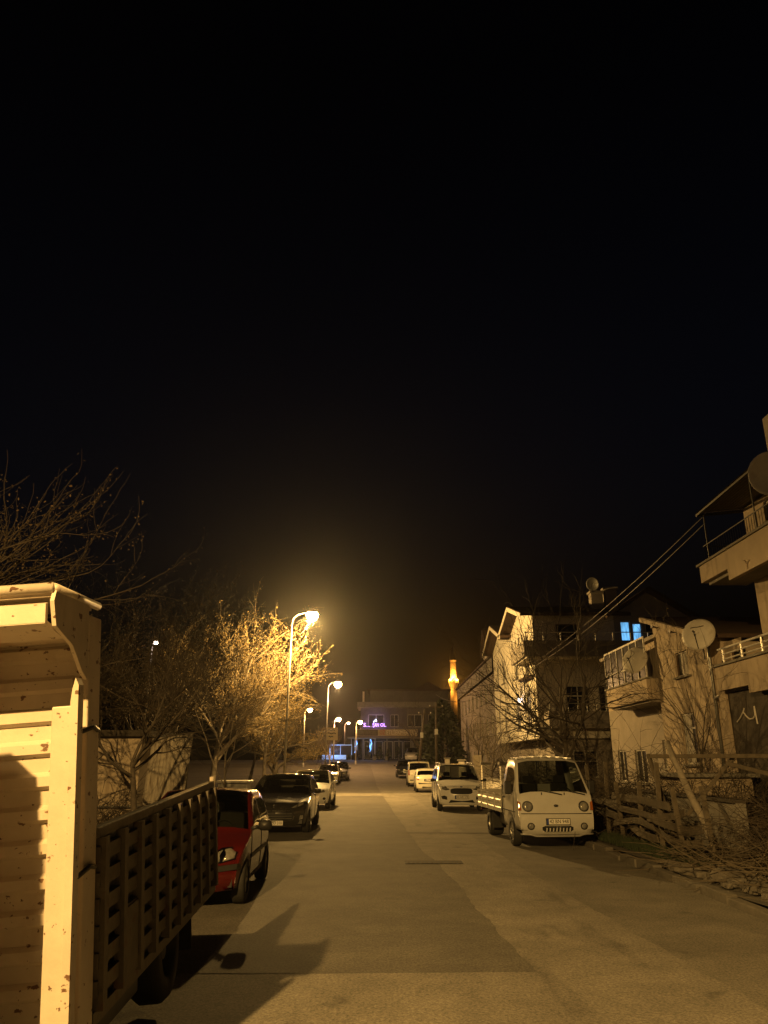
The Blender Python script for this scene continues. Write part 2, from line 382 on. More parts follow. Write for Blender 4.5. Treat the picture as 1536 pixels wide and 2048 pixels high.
class Car:
    """Body lofted along its side profile; front at y=0 facing -Y, origin on the ground under the front."""
    def __init__(s, name, label, cat, loc, rz, prof, W, belt, z0, wheels, paint, tumble=.32, group=None,
                 crown=.05, nose_c=.16, tail_c=.10, screen_c=.10, taper=.10, windows=(), rot=None, screen_u=5, edge=.05, cabin=True):
        s.root = thing(name, label, cat, loc, rz, group, rot)
        s.W, s.belt, s.z0 = W, belt, z0
        s.nose_c, s.tail_c, s.taper = nose_c, tail_c, taper
        pts = []
        for (y0, z0_, tg), (y1, z1, _) in zip(prof, prof[1:]):
            d = math.hypot(y1 - y0, z1 - z0_); n = max(2, int(d / .07))
            for k in range(n): pts.append([y0 + (y1 - y0) * k / n, z0_ + (z1 - z0_) * k / n, tg])
        pts.append([*prof[-1][:2], prof[-2][2]])
        for it in range(3):
            q = [p[:] for p in pts]
            for i in range(1, len(pts) - 1):
                q[i][0] = (pts[i-1][0] + 2 * pts[i][0] + pts[i+1][0]) / 4
                q[i][1] = (pts[i-1][1] + 2 * pts[i][1] + pts[i+1][1]) / 4
            pts = q
        s.L = max(p[0] for p in pts); s.pts = pts; s.tumble = tumble
        cs = []
        for y, z, t in pts:
            cs.append({'nose': nose_c, 'hood': nose_c * .6, 'screen': screen_c, 'roof': .02, 'rear': -tail_c * .7, 'tail': -tail_c}[t])
        for it in range(4):
            cs = [cs[0]] + [(cs[i-1] + 2 * cs[i] + cs[i+1]) / 4 for i in range(1, len(cs) - 1)] + [cs[-1]]
        def arch(y, lo):
            z = lo
            for (yc, r) in wheels:
                R_ = r * 1.17
                if abs(y - yc) < R_: z = max(z, r + math.sqrt(R_ * R_ - (y - yc) ** 2))
            return z
        rings = []
        for i, (y, T, t) in enumerate(pts):
            top = T
            Te = max(top - (edge if top > belt else edge * .6), z0 + .01)
            half = []
            wT = s.width(y, Te)
            cr = crown * (1 if t in ('roof', 'hood') else .35)
            for u in NU:
                z = top - cr * u * u - (top - cr - Te) * smoothstep(.62, 1.0, u) * (1 if u < 1 else 1)
                half.append((wT * u * (1 - .02 * (u == 1)), y + cs[i] * u * u, min(z, top) if u < 1 else Te))
            zl = min(arch(y + cs[i], z0), Te)
            zb = min(Te, belt)
            for k in range(1, 5):
                z = Te + (zb - Te) * k / 4; half.append((s.width(y, z), y + cs[i], z))
            for k in range(1, 7):
                z = zb + (zl - zb) * k / 6; half.append((s.width(y, z), y + cs[i], z))
            half.append((s.width(y, zl) * .82, y + cs[i] * .7, zl + .0))
            rings.append((half, t, y + cs[i]))
        nH = len(rings[0][0]); nu = len(NU)
        verts = []
        for half, _, _ in rings:
            verts += half + [(-x, y, z) for x, y, z in half]
        groups = {'body': [], 'windshield': [], 'rear_window': []}
        wins = {}
        ringsize = 2 * nH
        for i in range(len(rings) - 1):
            tA = rings[i][1]; ym = (rings[i][2] + rings[i+1][2]) / 2
            for side in (0, 1):
                for j in range(nH - 1):
                    a = i * ringsize + side * nH + j; b = a + 1; c = b + ringsize; d = a + ringsize
                    f = (a, b, c, d) if side == 0 else (d, c, b, a)
                    g = 'body'
                    if tA == 'screen' and rings[i+1][1] == 'screen' and j < screen_u: g = 'windshield'
                    elif tA == 'rear' and rings[i+1][1] == 'rear' and j < screen_u: g = 'rear_window'
                    elif nu - 1 <= j < nu + 3 and j > nu - 1:
                        hs = rings[i][0][nu-1][2] - belt; hs2 = rings[i+1][0][nu-1][2] - belt
                        if min(hs, hs2) > .06:
                            for k, (ya, yb) in enumerate(windows):
                                if ya < ym < yb: g = ('side_window', k, side)
                    if isinstance(g, tuple): wins.setdefault(g, []).append(f)
                    else: groups[g].append(f)
        def sub(fs, nm, m, inset=0):
            mb = MB(); idx = {}
            for f in fs:
                for q in f:
                    if q not in idx: idx[q] = len(idx)
            mb.v = [None] * len(idx)
            for q, k in idx.items(): mb.v[k] = verts[q]
            mb.f = [tuple(idx[q] for q in f) for f in fs]
            return mb.build(nm, m, s.root, smooth=True)
        s.body = sub(groups['body'], 'body', paint)
        if groups['windshield']: s.ws = sub(groups['windshield'], 'windshield', 'car_glass')
        if groups['rear_window']: sub(groups['rear_window'], 'rear_window', 'car_glass')
        for k, fs in wins.items(): sub(fs, 'side_window', 'car_glass')
        # cabin seen through the glass
        ws_ = [p for p in pts if p[2] == 'screen']
        if cabin and ws_:
            y0_, y1_ = ws_[0][0], ws_[-1][0]; roof = max(p[1] for p in pts)
            MB().box(-W*.40, W*.40, y0_ + .02, y0_ + .30, belt - .25, belt - .06).build('dashboard', 'interior', s.root, bevel=.03)
            for sx in (-.2, .2):
                st = MB(); yy = y1_ + .30
                st.box(W*sx*1.05 - .22, W*sx*1.05 + .22, yy - .42, yy, belt - .52, belt - .38)
                st.prism([(W*sx*1.05 - .22, yy - .05, belt - .40), (W*sx*1.05 + .22, yy - .05, belt - .40), (W*sx*1.05 + .19, yy + .10, belt + .18), (W*sx*1.05 - .19, yy + .10, belt + .18)], (0, .10, 0))
                st.box(W*sx*1.05 - .13, W*sx*1.05 + .13, yy + .09, yy + .18, belt + .20, belt + .36)
                fix_normals(st.build('seat', 'interior', s.root, bevel=.02))
            wl = MB(); cx = W*.21; ring = [Vector((cx + .18*math.cos(a), y0_ + .42 + .06*math.sin(a), belt - .06 + .17*math.sin(a))) for a in [2*math.pi*k/16 for k in range(17)]]
            wl.tube(ring, .016, 5); wl.build('steering_wheel', 'interior', s.root)
            if s.L > 3: MB().box(-W*.36, W*.36, y1_ + 1.25, y1_ + 1.42, belt - .5, belt + .12).build('rear_seat', 'interior', s.root, bevel=.04)
        # underside
        ub = MB(); ub.box(-W * .42, W * .42, .25, s.L - .25, z0 + .02, z0 + .12)
        for (yc, r) in wheels: ub.box(-W * .40, W * .40, yc - r * 1.2, yc + r * 1.2, z0 + .13, r * 2.15)
        ub.build('underbody', 'black_plastic', s.root)
    def width(s, y, z):
        w = s.W / 2
        w *= 1 - s.taper * max(0, 1 - y / .55) ** 2 - s.taper * .8 * max(0, 1 - (s.L - y) / .6) ** 2
        if z > s.belt: w -= s.tumble * (z - s.belt)
        else:
            t = (s.belt - z) / max(.01, s.belt - s.z0)
            w -= .035 * (t - .35) ** 2 * 2
        return w
    def fy(s, x, z, rear=False):
        P = s.pts if not rear else s.pts[::-1]
        best = None
        for a, b in zip(P, P[1:]):
            if (a[1] - z) * (b[1] - z) <= 0 and abs(a[1] - b[1]) > 1e-6:
                t = (z - a[1]) / (b[1] - a[1]); best = a[0] + (b[0] - a[0]) * t; break
        if best is None: best = 0 if not rear else s.L
        u = x / (s.width(best, z) or 1)
        return best + (s.nose_c if not rear else -s.tail_c) * u * u
    def patch(s, poly, nm, m, off=.012, rear=False, thick=True, parent=None, smooth=False):
        """Flat-ish part whose outline (x,z) lies on the front or rear skin."""
        sg = 1 if rear else -1
        cx = sum(p[0] for p in poly) / len(poly); cz = sum(p[1] for p in poly) / len(poly)
        vs = []; fs = []; n = len(poly)
        for k, sc in ((0, 1.0), (1, .96), (2, .5)):
            for (x, z) in poly:
                X, Z = cx + (x - cx) * sc, cz + (z - cz) * sc
                vs.append((X, s.fy(X, Z, rear) + sg * (off if k else -.02), Z))
        vs.append((cx, s.fy(cx, cz, rear) + sg * off * 1.15, cz))
        for k in range(2):
            for i in range(n):
                i2 = (i + 1) % n; fs.append((k*n+i, k*n+i2, (k+1)*n+i2, (k+1)*n+i))
        for i in range(n): fs.append((2*n+i, 2*n+(i+1) % n, 3*n))
        mb = MB(); mb.add(vs, fs); o = mb.build(nm, m, parent or s.root, smooth=smooth)
        return fix_normals(o)
    def wheel(s, x, yc, r, wd=.19, rim='rim_steel', spokes=5, dual=False):
        o = 1 if x > 0 else -1
        t = MB(); t.lathe([(r*.62, -wd/2), (r*.9, -wd/2), (r*.98, -wd*.38), (r, -wd*.2), (r, wd*.2), (r*.98, wd*.38), (r*.9, wd/2), (r*.62, wd/2)], (0, 0, 0), 'X', 28)
        wh = MB(); wh.lathe([(r*.2, 0), (r*.21, -wd*.3), (.02, -wd*.3)], (0, 0, 0), 'X', 12)
        hub = wh.build('wheel', 'black_plastic', s.root); hub.location = (x, yc, r)
        t.build('tyre', 'rubber', hub, smooth=True)
        rm = MB(); f = o * wd * .42
        rm.lathe([(r*.63, f), (r*.58, f), (r*.55, f - o*.03), (r*.50, f - o*.05)], (0, 0, 0), 'X', 28)
        for k in range(spokes):
            a = 2 * math.pi * k / spokes
            rm.bar((f - o*.02, 0, 0), (f - o*.015, r*.56*math.cos(a), r*.56*math.sin(a)), r*.2, .02, (1, 0, 0))
        rm.lathe([(r*.16, f - o*.03), (r*.15, f), (.005, f + o*.004)], (0, 0, 0), 'X', 14)
        rm.lathe([(r*.50, f - o*.06), (.01, f - o*.06)], (0, 0, 0), 'X', 20)
        rm.build('rim', rim, hub, smooth=False)
    def mirror(s, side, y, z, m='black_plastic', w=.17, h=.12, reach=.10):
        x0 = s.width(y, z) - .02
        mb = MB(); c = Vector((side * (x0 + reach + w * .5), y - .02, z + .03))
        prof = [(.01, -.06), (.75, -.05), (1, 0), (1, .035), (.9, .05), (.01, .05)]
        vs = []; fs = []; n = 12
        for (r, d) in prof:
            for k in range(n):
                t = 2 * math.pi * k / n
                sx = math.copysign(abs(math.cos(t)) ** .6, math.cos(t)); sz = math.copysign(abs(math.sin(t)) ** .6, math.sin(t))
                vs.append((c.x + r * w / 2 * sx, c.y + d, c.z + r * h / 2 * sz))
        for i in range(len(prof) - 1):
            for k in range(n):
                k2 = (k + 1) % n; fs.append((i*n+k, i*n+k2, (i+1)*n+k2, (i+1)*n+k))
        mb.add(vs, fs)
        mb.bar((side * x0, y, z - .02), (side * (x0 + reach), y, z + .01), .05, .05)
        fix_normals(mb.build('mirror', m, s.root, smooth=True))
    def plate(s, txt, z, rear=False, w=.52, h=.112, x=0, back=0):
        y = s.fy(x, z, rear) + (-.03 if not rear else .03)
        M = Matrix.Translation((x, y, z)) @ (FACE if not rear else Matrix.Rotation(math.pi, 4, 'Z') @ FACE)
        mb = MB(); mb.box(-w/2 - .012, w/2 + .012, -h/2 - .012, h/2 + .012, -.02, -.004, M); pl = mb.build('plate_holder', 'ink', s.root)
        mb = MB(); mb.box(-w/2, w/2, -h/2, h/2, -.004, .003, M); pl = mb.build('number_plate', 'plate', s.root)
        mb = MB(); mb.box(-w/2, -w/2 + .045, -h/2, h/2, .003, .0055, M); mb.build('country_band', 'plate_blue', pl)
        text_mesh(txt, h * .98, 'plate_text', 'ink', pl, M @ Matrix.Translation((.02, 0, .005)), width=w * .82)
    def handle(s, y, z):
        for sd in (1, -1):
            x = s.width(y, z)
            mb = MB(); mb.box(min(sd*x, sd*(x+.03)), max(sd*x, sd*(x+.03)), y, y + .17, z, z + .035); mb.build('door_handle', 'black_plastic', s.root, bevel=.008)
    def seams(s, ys, ztop, zbot):
        for sd in (1, -1):
            for y in ys:
                mb = MB(); pts = [(sd * (s.width(y, z) + .001), y, z) for z in [zbot + (ztop - zbot) * k / 8 for k in range(9)]]
                mb.tube(pts, .006, 4); mb.build('door_seam', 'ink', s.root)
    def strip(s, y0, y1, z, h, m, nm='side_moulding'):
        for sd in (1, -1):
            mb = MB(); n = 12; vs = []; fs = []
            for k in range(n + 1):
                y = y0 + (y1 - y0) * k / n
                for (dz, ex) in ((-h/2, -.01), (-h/2, .016), (h/2, .016), (h/2, -.01)):
                    vs.append((sd * (s.width(y, z + dz) + ex), y, z + dz))
            for k in range(n):
                for q in range(4): fs.append((4*k+q, 4*k+(q+1) % 4, 4*k+4+(q+1) % 4, 4*k+4+q))
            fs += [(3, 2, 1, 0), (4*n, 4*n+1, 4*n+2, 4*n+3)]
            mb.add(vs, fs); fix_normals(mb.build(nm, m, s.root))
def ell(cx, cz, rx, rz, n=18, p=1.0):
    out = []
    for k in range(n):
        t = 2 * math.pi * k / n; c, d = math.cos(t), math.sin(t)
        out.append((cx + rx * math.copysign(abs(c) ** p, c), cz + rz * math.copysign(abs(d) ** p, d)))
    return out
def mir(poly): return [(-x, z) for x, z in poly][::-1]

# ---- small flatbed truck parked half on the right kerb
tx, ty, trz = 3.86, 17.95, R(4.0)
T = Car('flatbed_truck', 'small white flatbed truck with round headlights parked by the broken wooden fence', 'truck', (tx, ty, 0), trz,
        [(.10,.30,'nose'),(.02,.36,'nose'),(0,.60,'nose'),(.015,.72,'nose'),(.05,.74,'nose'),(.12,1.12,'nose'),(.15,1.18,'screen'),(.56,1.83,'screen'),(.66,1.90,'roof'),(1.0,1.955,'roof'),(1.52,1.95,'roof'),(1.64,1.88,'rear'),(1.68,1.25,'tail'),(1.69,.55,'tail'),(1.68,.50,'tail')],
        1.74, 1.16, .40, [(.86,.33)], 'paint_white', tumble=.20, crown=.05, nose_c=.06, tail_c=.01, screen_c=.07, taper=.03, windows=((.50,1.42),), screen_u=5, edge=.06)
t = T.root
for sx in (1, -1):
    rg = T.patch(ell(sx*.64, .885, .125, .118), 'headlight', 'black_plastic', .012)
    T.patch(ell(sx*.64, .885, .098, .095), 'lens', 'lamp_glass', .03, parent=rg, smooth=True)
    rg = T.patch(ell(sx*.60, .475, .085, .078), 'fog_light', 'black_plastic', .012)
    T.patch(ell(sx*.60, .475, .062, .058), 'lens', 'lamp_glass', .028, parent=rg, smooth=True)
    T.patch([(sx*.785,.80),(sx*.85,.80),(sx*.855,1.0),(sx*.80,.97)], 'turn_signal', 'amber_glass', .02)
T.plate('42 BN 948', .575)
gr = T.patch([(-.36,.40),(-.30,.36),(.30,.36),(.36,.40),(.36,.46),(.30,.485),(-.30,.485),(-.36,.46)], 'grille', 'ink', .010)
for k in range(-3, 5):
    x = (k - .5) * .075
    mb = MB(); y = T.fy(x, .42) - .016; mb.prism([(x - .012, y, .365), (x + .012, y, .365), (x + .026, y, .47), (x + .002, y, .47)], (0, .02, 0)); fix_normals(mb.build('grille_bar', 'paint_white', gr))
mb = MB(); mb.tube([(x, T.fy(x, .735) - .004, .735) for x in [-.80 + .08 * k for k in range(21)]], .008, 5); mb.build('bumper_seam', 'ink', t)
lp = MB(); lp.tube([(x, T.fy(x, .31) - .01, .31 - .04 * smoothstep(.62, .5, abs(x))) for x in [-.82 + .082 * k for k in range(21)]], .022, 6); lp.build('bumper_lip', 'galvanised', t, smooth=True)
rg = T.patch(ell(0, .90, .055, .030), 'badge', 'metal_dark', .012)
mb = MB()
yb = T.fy(0, .9) - .02
mb.bar((-.020, yb, .882), (-.012, yb, .918), .008, .006, (0,1,0)); mb.bar((.012, yb, .882), (.020, yb, .918), .008, .006, (0,1,0)); mb.bar((-.016, yb, .896), (.016, yb, .904), .008, .006, (0,1,0)); mb.build('emblem', 'chrome', rg)
for x in (-.12, .42):
    mb = MB(); mb.tube([(x + .28, T.fy(x + .28, 1.12) - .03, 1.13), (x, T.fy(x, 1.17) - .035, 1.19)], .012, 5)
    mb.tube([(x + .28, T.fy(x + .28, 1.12) - .035, 1.13), (x - .22, T.fy(x, 1.24) - .03, 1.22)], .009, 5); mb.build('wiper', 'ink', t)
for x in (-.30, .22):
    mb = MB(); mb.lathe([(.004, 0), (.012, 0), (.010, .05), (.002, .055)], (x, T.fy(x, 1.13) - .01, 1.125), 'Z', 8); mb.build('washer_nozzle', 'ink', t)
for sd in (1, -1):
    mb = MB(); y = .50
    mb.box(sd*.98 - .075, sd*.98 + .075, y - .05, y + .02, 1.13, 1.42); o = mb.build('mirror', 'black_plastic', t, bevel=.02)
    MB().tube([(sd*.84, y, 1.20), (sd*.96, y, 1.24)], .012, 5).build('mirror_arm', 'ink', o); MB().tube([(sd*.82, y + .05, 1.46), (sd*.96, y, 1.38)], .01, 5).build('mirror_arm', 'ink', o)
T.handle(1.38, 1.03); T.seams((.50, 1.52), 1.15, .62)
T.strip(.40, 1.6, .76, .02, 'ink', 'side_seam')
for k in range(7):
    mb = MB(); x = -.60 + .2 * k
    mb.box(x - .05, x + .05, .78, 1.50, 1.93 - .05*(x/.7)**2, 1.968 - .05*(x/.7)**2); mb.build('roof_rib', 'paint_white', t, bevel=.012)
# seats and steering wheel are behind dark glass; rear half of the truck
ch = MB(); ch.box(-.40, -.28, 1.2, 4.6, .50, .64).box(.28, .40, 1.2, 4.6, .50, .64)
for y in (2.0, 2.9, 3.8, 4.5): ch.box(-.40, .40, y, y + .08, .52, .62)
ch.build('chassis', 'metal_dark', t)
bd = MB(); bd.box(-.86, .86, 1.82, 4.75, .70, .76)
for y in (2.0, 2.6, 3.2, 3.8, 4.4): bd.box(-.84, .84, y, y + .07, .63, .70)
bd.build('bed_floor', 'metal_dark', t)
for sd in (1, -1):
    mb = MB(); x = sd * .865
    prof = [(0,.66),(.022,.67),(.022,.76),(.006,.78),(.006,.86),(.026,.88),(.026,.94),(.006,.96),(.006,1.04),(.03,1.06),(.03,1.10),(-.02,1.10),(-.02,.66)]
    mb.prism([(x + sd*a, 1.84, z) for a, z in prof], (0, 2.90, 0)); fix_normals(mb.build('bed_side', 'slat_paint' if 0 else 'paint_silver', t))
    for y in (2.45, 3.3, 4.15): MB().box(x - .012 + sd*.034, x + .012 + sd*.034, y, y + .05, .68, 1.08).build('side_latch', 'galvanised', t)
mb = MB(); mb.box(-.86, .86, 4.75, 4.79, .66, 1.10); mb.build('tailgate', 'paint_silver', t, bevel=.008)
mb = MB()
for x in (-.84, .80): mb.box(x, x + .05, 1.76, 1.82, .62, 1.30)
mb.box(-.84, .85, 1.77, 1.81, 1.24, 1.30).box(-.84, .85, 1.77, 1.81, .96, 1.0)
mb.build('bed_headboard', 'metal_dark', t)
for sd in (1, -1):
    T.wheel(sd * .76, .86, .33, .19)
    T.wheel(sd * .66, 3.55, .30, .34, spokes=0)
    mb = MB(); mb.box(sd*.66 - .17, sd*.66 + .17, 3.05, 3.07, .22, .62); mb.build('mudflap', 'rubber', t)
    mb = MB(); mb.box(sd*.58 - .13, sd*.58 + .13, 1.95, 2.75, .36, .60); mb.build('fuel_tank', 'metal_dark', t, bevel=.03)
    mb = MB(); mb.box(sd*.70 - .09, sd*.70 + .09, 4.80, 4.83, .56, .66); mb.build('taillight', 'red_glass', t)

# ---- white compact van behind it
V = Car('compact_van', 'clean white compact van with oval black grille and roof rails', 'van', (2.99, 30.75, 0), R(1.0),
        [(.10,.24,'nose'),(.02,.32,'nose'),(0,.55,'nose'),(.03,.80,'nose'),(.12,.95,'hood'),(.82,1.14,'screen'),(1.50,1.66,'screen'),(1.75,1.735,'roof'),(3.0,1.745,'roof'),(3.95,1.66,'rear'),(4.08,1.10,'tail'),(4.14,.60,'tail'),(4.10,.28,'tail')],
        1.76, 1.06, .27, [(.80,.315),(3.36,.315)], 'paint_van', tumble=.24, crown=.06, nose_c=.20, screen_c=.16, windows=((.98,2.05),(2.15,3.05),(3.15,3.85)))
t = V.root
g = V.patch(ell(0,.745,.44,.115,26,.55), 'grille', 'ink', .012)
mb = MB(); mb.tube([(x, V.fy(x,.76) - .022, .76) for x in [-.34 + .068*k for k in range(11)]], .010, 5); mb.build('grille_bar', 'metal_dark', g)
V.patch([(-.52,.32),(.52,.32),(.44,.43),(-.44,.43)], 'lower_grille', 'ink', .012)
for sx in (1, -1):
    h = V.patch([(sx*.44,.80),(sx*.60,.77),(sx*.76,.82),(sx*.81,.93),(sx*.78,1.0),(sx*.60,.92)], 'headlight', 'black_plastic', .012)
    V.patch([(sx*.52,.815),(sx*.62,.80),(sx*.73,.84),(sx*.76,.93),(sx*.62,.885)], 'lens', 'lamp_glass', .022, parent=h, smooth=True)
    V.patch([(sx*.55,.43),(sx*.74,.46),(sx*.78,.56),(sx*.66,.59),(sx*.56,.55)], 'fog_light', 'ink', .012)
    V.mirror(sx, 1.02, 1.10)
    mb = MB(); mb.tube([(sx*.66, y, 1.72 + .06*smoothstep(1.7,1.95,y)*smoothstep(3.75,3.5,y)) for y in [1.7 + .1*k for k in range(21)]], .022, 6); mb.build('roof_rail', 'paint_silver', t, smooth=True)
    for yc in (.80, 3.36): V.wheel(sx*.79, yc, .315)
    V.patch([(sx*.62,1.02),(sx*.80,.95),(sx*.80,1.3),(sx*.68,1.3)], 'taillight', 'red_glass', .012, rear=True)
V.patch(ell(0,.90,.055,.024), 'badge', 'plate_blue', .012)
V.plate('42 AIK 578', .535); V.handle(1.92, .98); V.seams((.98, 2.10, 3.10), 1.05, .36)
mb = MB(); mb.tube([(0, 1.75, 1.73), (0, 1.85, 1.95)], .006, 4); mb.build('antenna', 'ink', t)
for x in (-.18,.3):
    mb = MB(); mb.tube([(x+.3, V.fy(0,1.14)+.02, 1.15), (x-.2, V.fy(0,1.20)+.01, 1.20)], .009, 4); mb.build('wiper', 'ink', t)

# ---- white hatchback seen from behind
P = Car('small_hatchback', 'small white hatchback seen from behind with dark bumper strip', 'car', (2.78, 52.9, gz(52)), R(180),
        [(.10,.24,'nose'),(0,.45,'nose'),(.06,.66,'nose'),(.20,.74,'hood'),(1.05,.98,'screen'),(1.75,1.37,'screen'),(2.1,1.43,'roof'),(2.9,1.40,'roof'),(3.3,1.30,'rear'),(3.66,.98,'tail'),(3.78,.92,'tail'),(3.83,.55,'tail'),(3.78,.26,'tail')],
        1.66, .92, .24, [(.72,.29),(3.12,.29)], 'paint_cream', tumble=.34, windows=((1.25,2.1),(2.2,3.1)), tail_c=.14)
P.patch([(-.66,.50),(.66,.50),(.68,.58),(-.68,.58)], 'bumper_strip', 'black_plastic', .014, rear=True)
P.patch([(-.32,.66),(.32,.66),(.30,.80),(-.30,.80)], 'plate_recess', 'black_plastic', .006, rear=True)
P.plate('42 DT 206', .73, rear=True)
P.patch([(-.45,.27),(.45,.27),(.42,.36),(-.42,.36)], 'bumper_vent', 'black_plastic', .012, rear=True)
for sx in (1, -1):
    P.patch([(sx*.58,.72),(sx*.76,.76),(sx*.78,.92),(sx*.70,.94)], 'taillight', 'red_glass', .014, rear=True)
    P.mirror(sx, 1.15, .98, 'paint_cream')
    for yc in (.72, 3.12): P.wheel(sx*.74, yc, .29)
P.handle(1.95, .86)

# ---- white panel van beyond, seen from behind
Q = Car('passenger_van', 'tall white passenger van seen from behind beyond the small hatchback', 'van', (2.62, 63.4, gz(60)), R(180),
        [(.08,.24,'nose'),(0,.5,'nose'),(.06,.82,'nose'),(.25,.95,'hood'),(.95,1.14,'screen'),(1.65,1.70,'screen'),(2.0,1.80,'roof'),(3.8,1.80,'roof'),(4.08,1.70,'rear'),(4.18,1.12,'tail'),(4.25,.7,'tail'),(4.2,.28,'tail')],
        1.74, 1.06, .27, [(.8,.31),(3.4,.31)], 'paint_cream', tumble=.16, windows=((1.1,2.2),(2.3,3.2),(3.3,3.95)))
Q.patch([(-.26,.72),(.26,.72),(.26,.86),(-.26,.86)], 'plate_recess', 'black_plastic', .006, rear=True); Q.plate('42 CA 17', .79, rear=True)
Q.patch([(-.7,.42),(.7,.42),(.7,.50),(-.7,.50)], 'bumper_strip', 'black_plastic', .014, rear=True)
Q.patch([(-.09,1.71),(.09,1.71),(.09,1.745),(-.09,1.745)], 'brake_light', 'red_glass', .012, rear=True)
for sx in (1, -1):
    Q.patch([(sx*.70,.80),(sx*.80,.80),(sx*.80,1.25),(sx*.72,1.25)], 'taillight', 'red_glass', .012, rear=True)
    Q.mirror(sx, 1.1, 1.12, 'paint_cream')
    for yc in (.8, 3.4): Q.wheel(sx*.78, yc, .31)

# ---- dark car at the far end of the right row
D = Car('parked_car', 'dark grey car at the far end of the right row facing us', 'car', (1.98, 72.2, gz(74)), R(0),
        [(.1,.24,'nose'),(0,.45,'nose'),(.05,.68,'nose'),(.2,.76,'hood'),(1.1,.98,'screen'),(1.85,1.42,'screen'),(2.2,1.5,'roof'),(3.2,1.46,'roof'),(3.9,1.0,'tail'),(4.1,.9,'tail'),(4.1,.28,'tail')],
        1.74, .94, .25, [(.8,.31),(3.35,.31)], 'paint_black', tumble=.34, windows=((1.3,2.1),(2.2,3.2)))
D.patch([(-.40,.55),(.40,.55),(.36,.66),(-.36,.66)], 'grille', 'ink', .012); D.plate('42 EY 55', .45)
for sx in (1, -1):
    D.patch([(sx*.46,.62),(sx*.74,.64),(sx*.78,.76),(sx*.56,.74)], 'headlight', 'lamp_glass', .012); D.mirror(sx, 1.2, 1.0)
    for yc in (.8, 3.35): D.wheel(sx*.78, yc, .31)

# ---- red hatchback behind the slatted truck
H = Car('red_hatchback', 'red hatchback with black bumper strip behind the slatted truck bed', 'car', (-2.71, 10.72, 0), R(1.5),
        [(.10,.22,'nose'),(.02,.30,'nose'),(0,.42,'nose'),(.04,.54,'nose'),(.10,.66,'nose'),(.22,.74,'hood'),(.95,.94,'screen'),(1.58,1.38,'screen'),(1.85,1.45,'roof'),(2.7,1.44,'roof'),(3.15,1.32,'rear'),(3.45,.92,'tail'),(3.55,.8,'tail'),(3.55,.26,'tail')],
        1.66, .90, .24, [(.70,.285),(2.95,.285)], 'paint_red', tumble=.33, nose_c=.26, screen_c=.16, windows=((1.10,2.05),(2.15,3.0)), crown=.06)
H.patch([(-.78,.475),(-.5,.455),(0,.45),(.5,.455),(.78,.475),(.78,.545),(.5,.53),(0,.525),(-.5,.53),(-.78,.545)], 'bumper_strip', 'black_plastic', .018)
H.patch([(-.3,.57),(.3,.57),(.28,.62),(-.28,.62)], 'grille', 'ink', .012)
for sx in (1, -1):
    h = H.patch([(sx*.32,.56),(sx*.54,.56),(sx*.73,.60),(sx*.75,.68),(sx*.66,.745),(sx*.52,.735),(sx*.40,.66)], 'headlight', 'chrome', .012)
    H.patch([(sx*.36,.575),(sx*.53,.575),(sx*.55,.72),(sx*.43,.66)], 'lens', 'lamp_glass', .024, parent=h, smooth=True)
    H.patch([(sx*.57,.58),(sx*.71,.61),(sx*.72,.68),(sx*.64,.73),(sx*.57,.72)], 'lens', 'lamp_glass', .022, parent=h, smooth=True)
    H.mirror(sx, 1.12, .93, w=.20, h=.15)
    for yc in (.70, 2.95): H.wheel(sx*.745, yc, .285, .18)
H.plate('42 FN 902', .37); H.handle(1.90, .84); H.seams((1.05, 2.12), .89, .32); H.strip(1.0, 2.75, .56, .05, 'black_plastic')

# ---- black hatchback
B = Car('black_hatchback', 'black hatchback with sloping headlights parked behind the red car', 'car', (-2.93, 21.35, 0), R(-.5),
        [(.10,.22,'nose'),(.03,.30,'nose'),(0,.46,'nose'),(.03,.62,'nose'),(.12,.72,'nose'),(.26,.79,'hood'),(1.05,1.00,'screen'),(1.95,1.44,'screen'),(2.3,1.51,'roof'),(3.2,1.48,'roof'),(3.7,1.32,'rear'),(4.05,.98,'tail'),(4.18,.9,'tail'),(4.2,.5,'tail'),(4.15,.26,'tail')],
        1.76, .96, .24, [(.84,.31),(3.44,.31)], 'paint_black', tumble=.36, nose_c=.30, screen_c=.18, windows=((1.45,2.35),(2.45,3.4)), crown=.06)
g = B.patch([(-.50,.35),(0,.33),(.50,.35),(.56,.44),(.50,.56),(0,.575),(-.50,.56),(-.56,.44)], 'grille', 'ink', .010)
for z in (.40, .46, .52):
    mb = MB(); mb.tube([(x, B.fy(x, z) - .014, z) for x in [-.48 + .08*k for k in range(13)]], .007, 4); mb.build('grille_bar', 'metal_grey', g)
mb = MB(); mb.tube([(x, B.fy(x, z) - .018, z) for x, z in [(-.55,.47),(-.50,.36),(-.25,.335),(0,.325),(.25,.335),(.50,.36),(.55,.47)]], .012, 5); mb.build('grille_trim', 'chrome', g)
mb = MB(); mb.tube([(x, B.fy(x, .60) - .012, .60) for x in [-.42 + .07*k for k in range(13)]], .010, 5); mb.build('chrome_strip', 'chrome', B.root)
mb = MB(); mb.tube([(x, B.fy(x, z) - .018, z) for x, z in [(-.07,.71),(-.03,.695),(.02,.70),(.06,.715),(.02,.735),(-.04,.73)]], .008, 5); mb.build('badge', 'chrome', B.root)
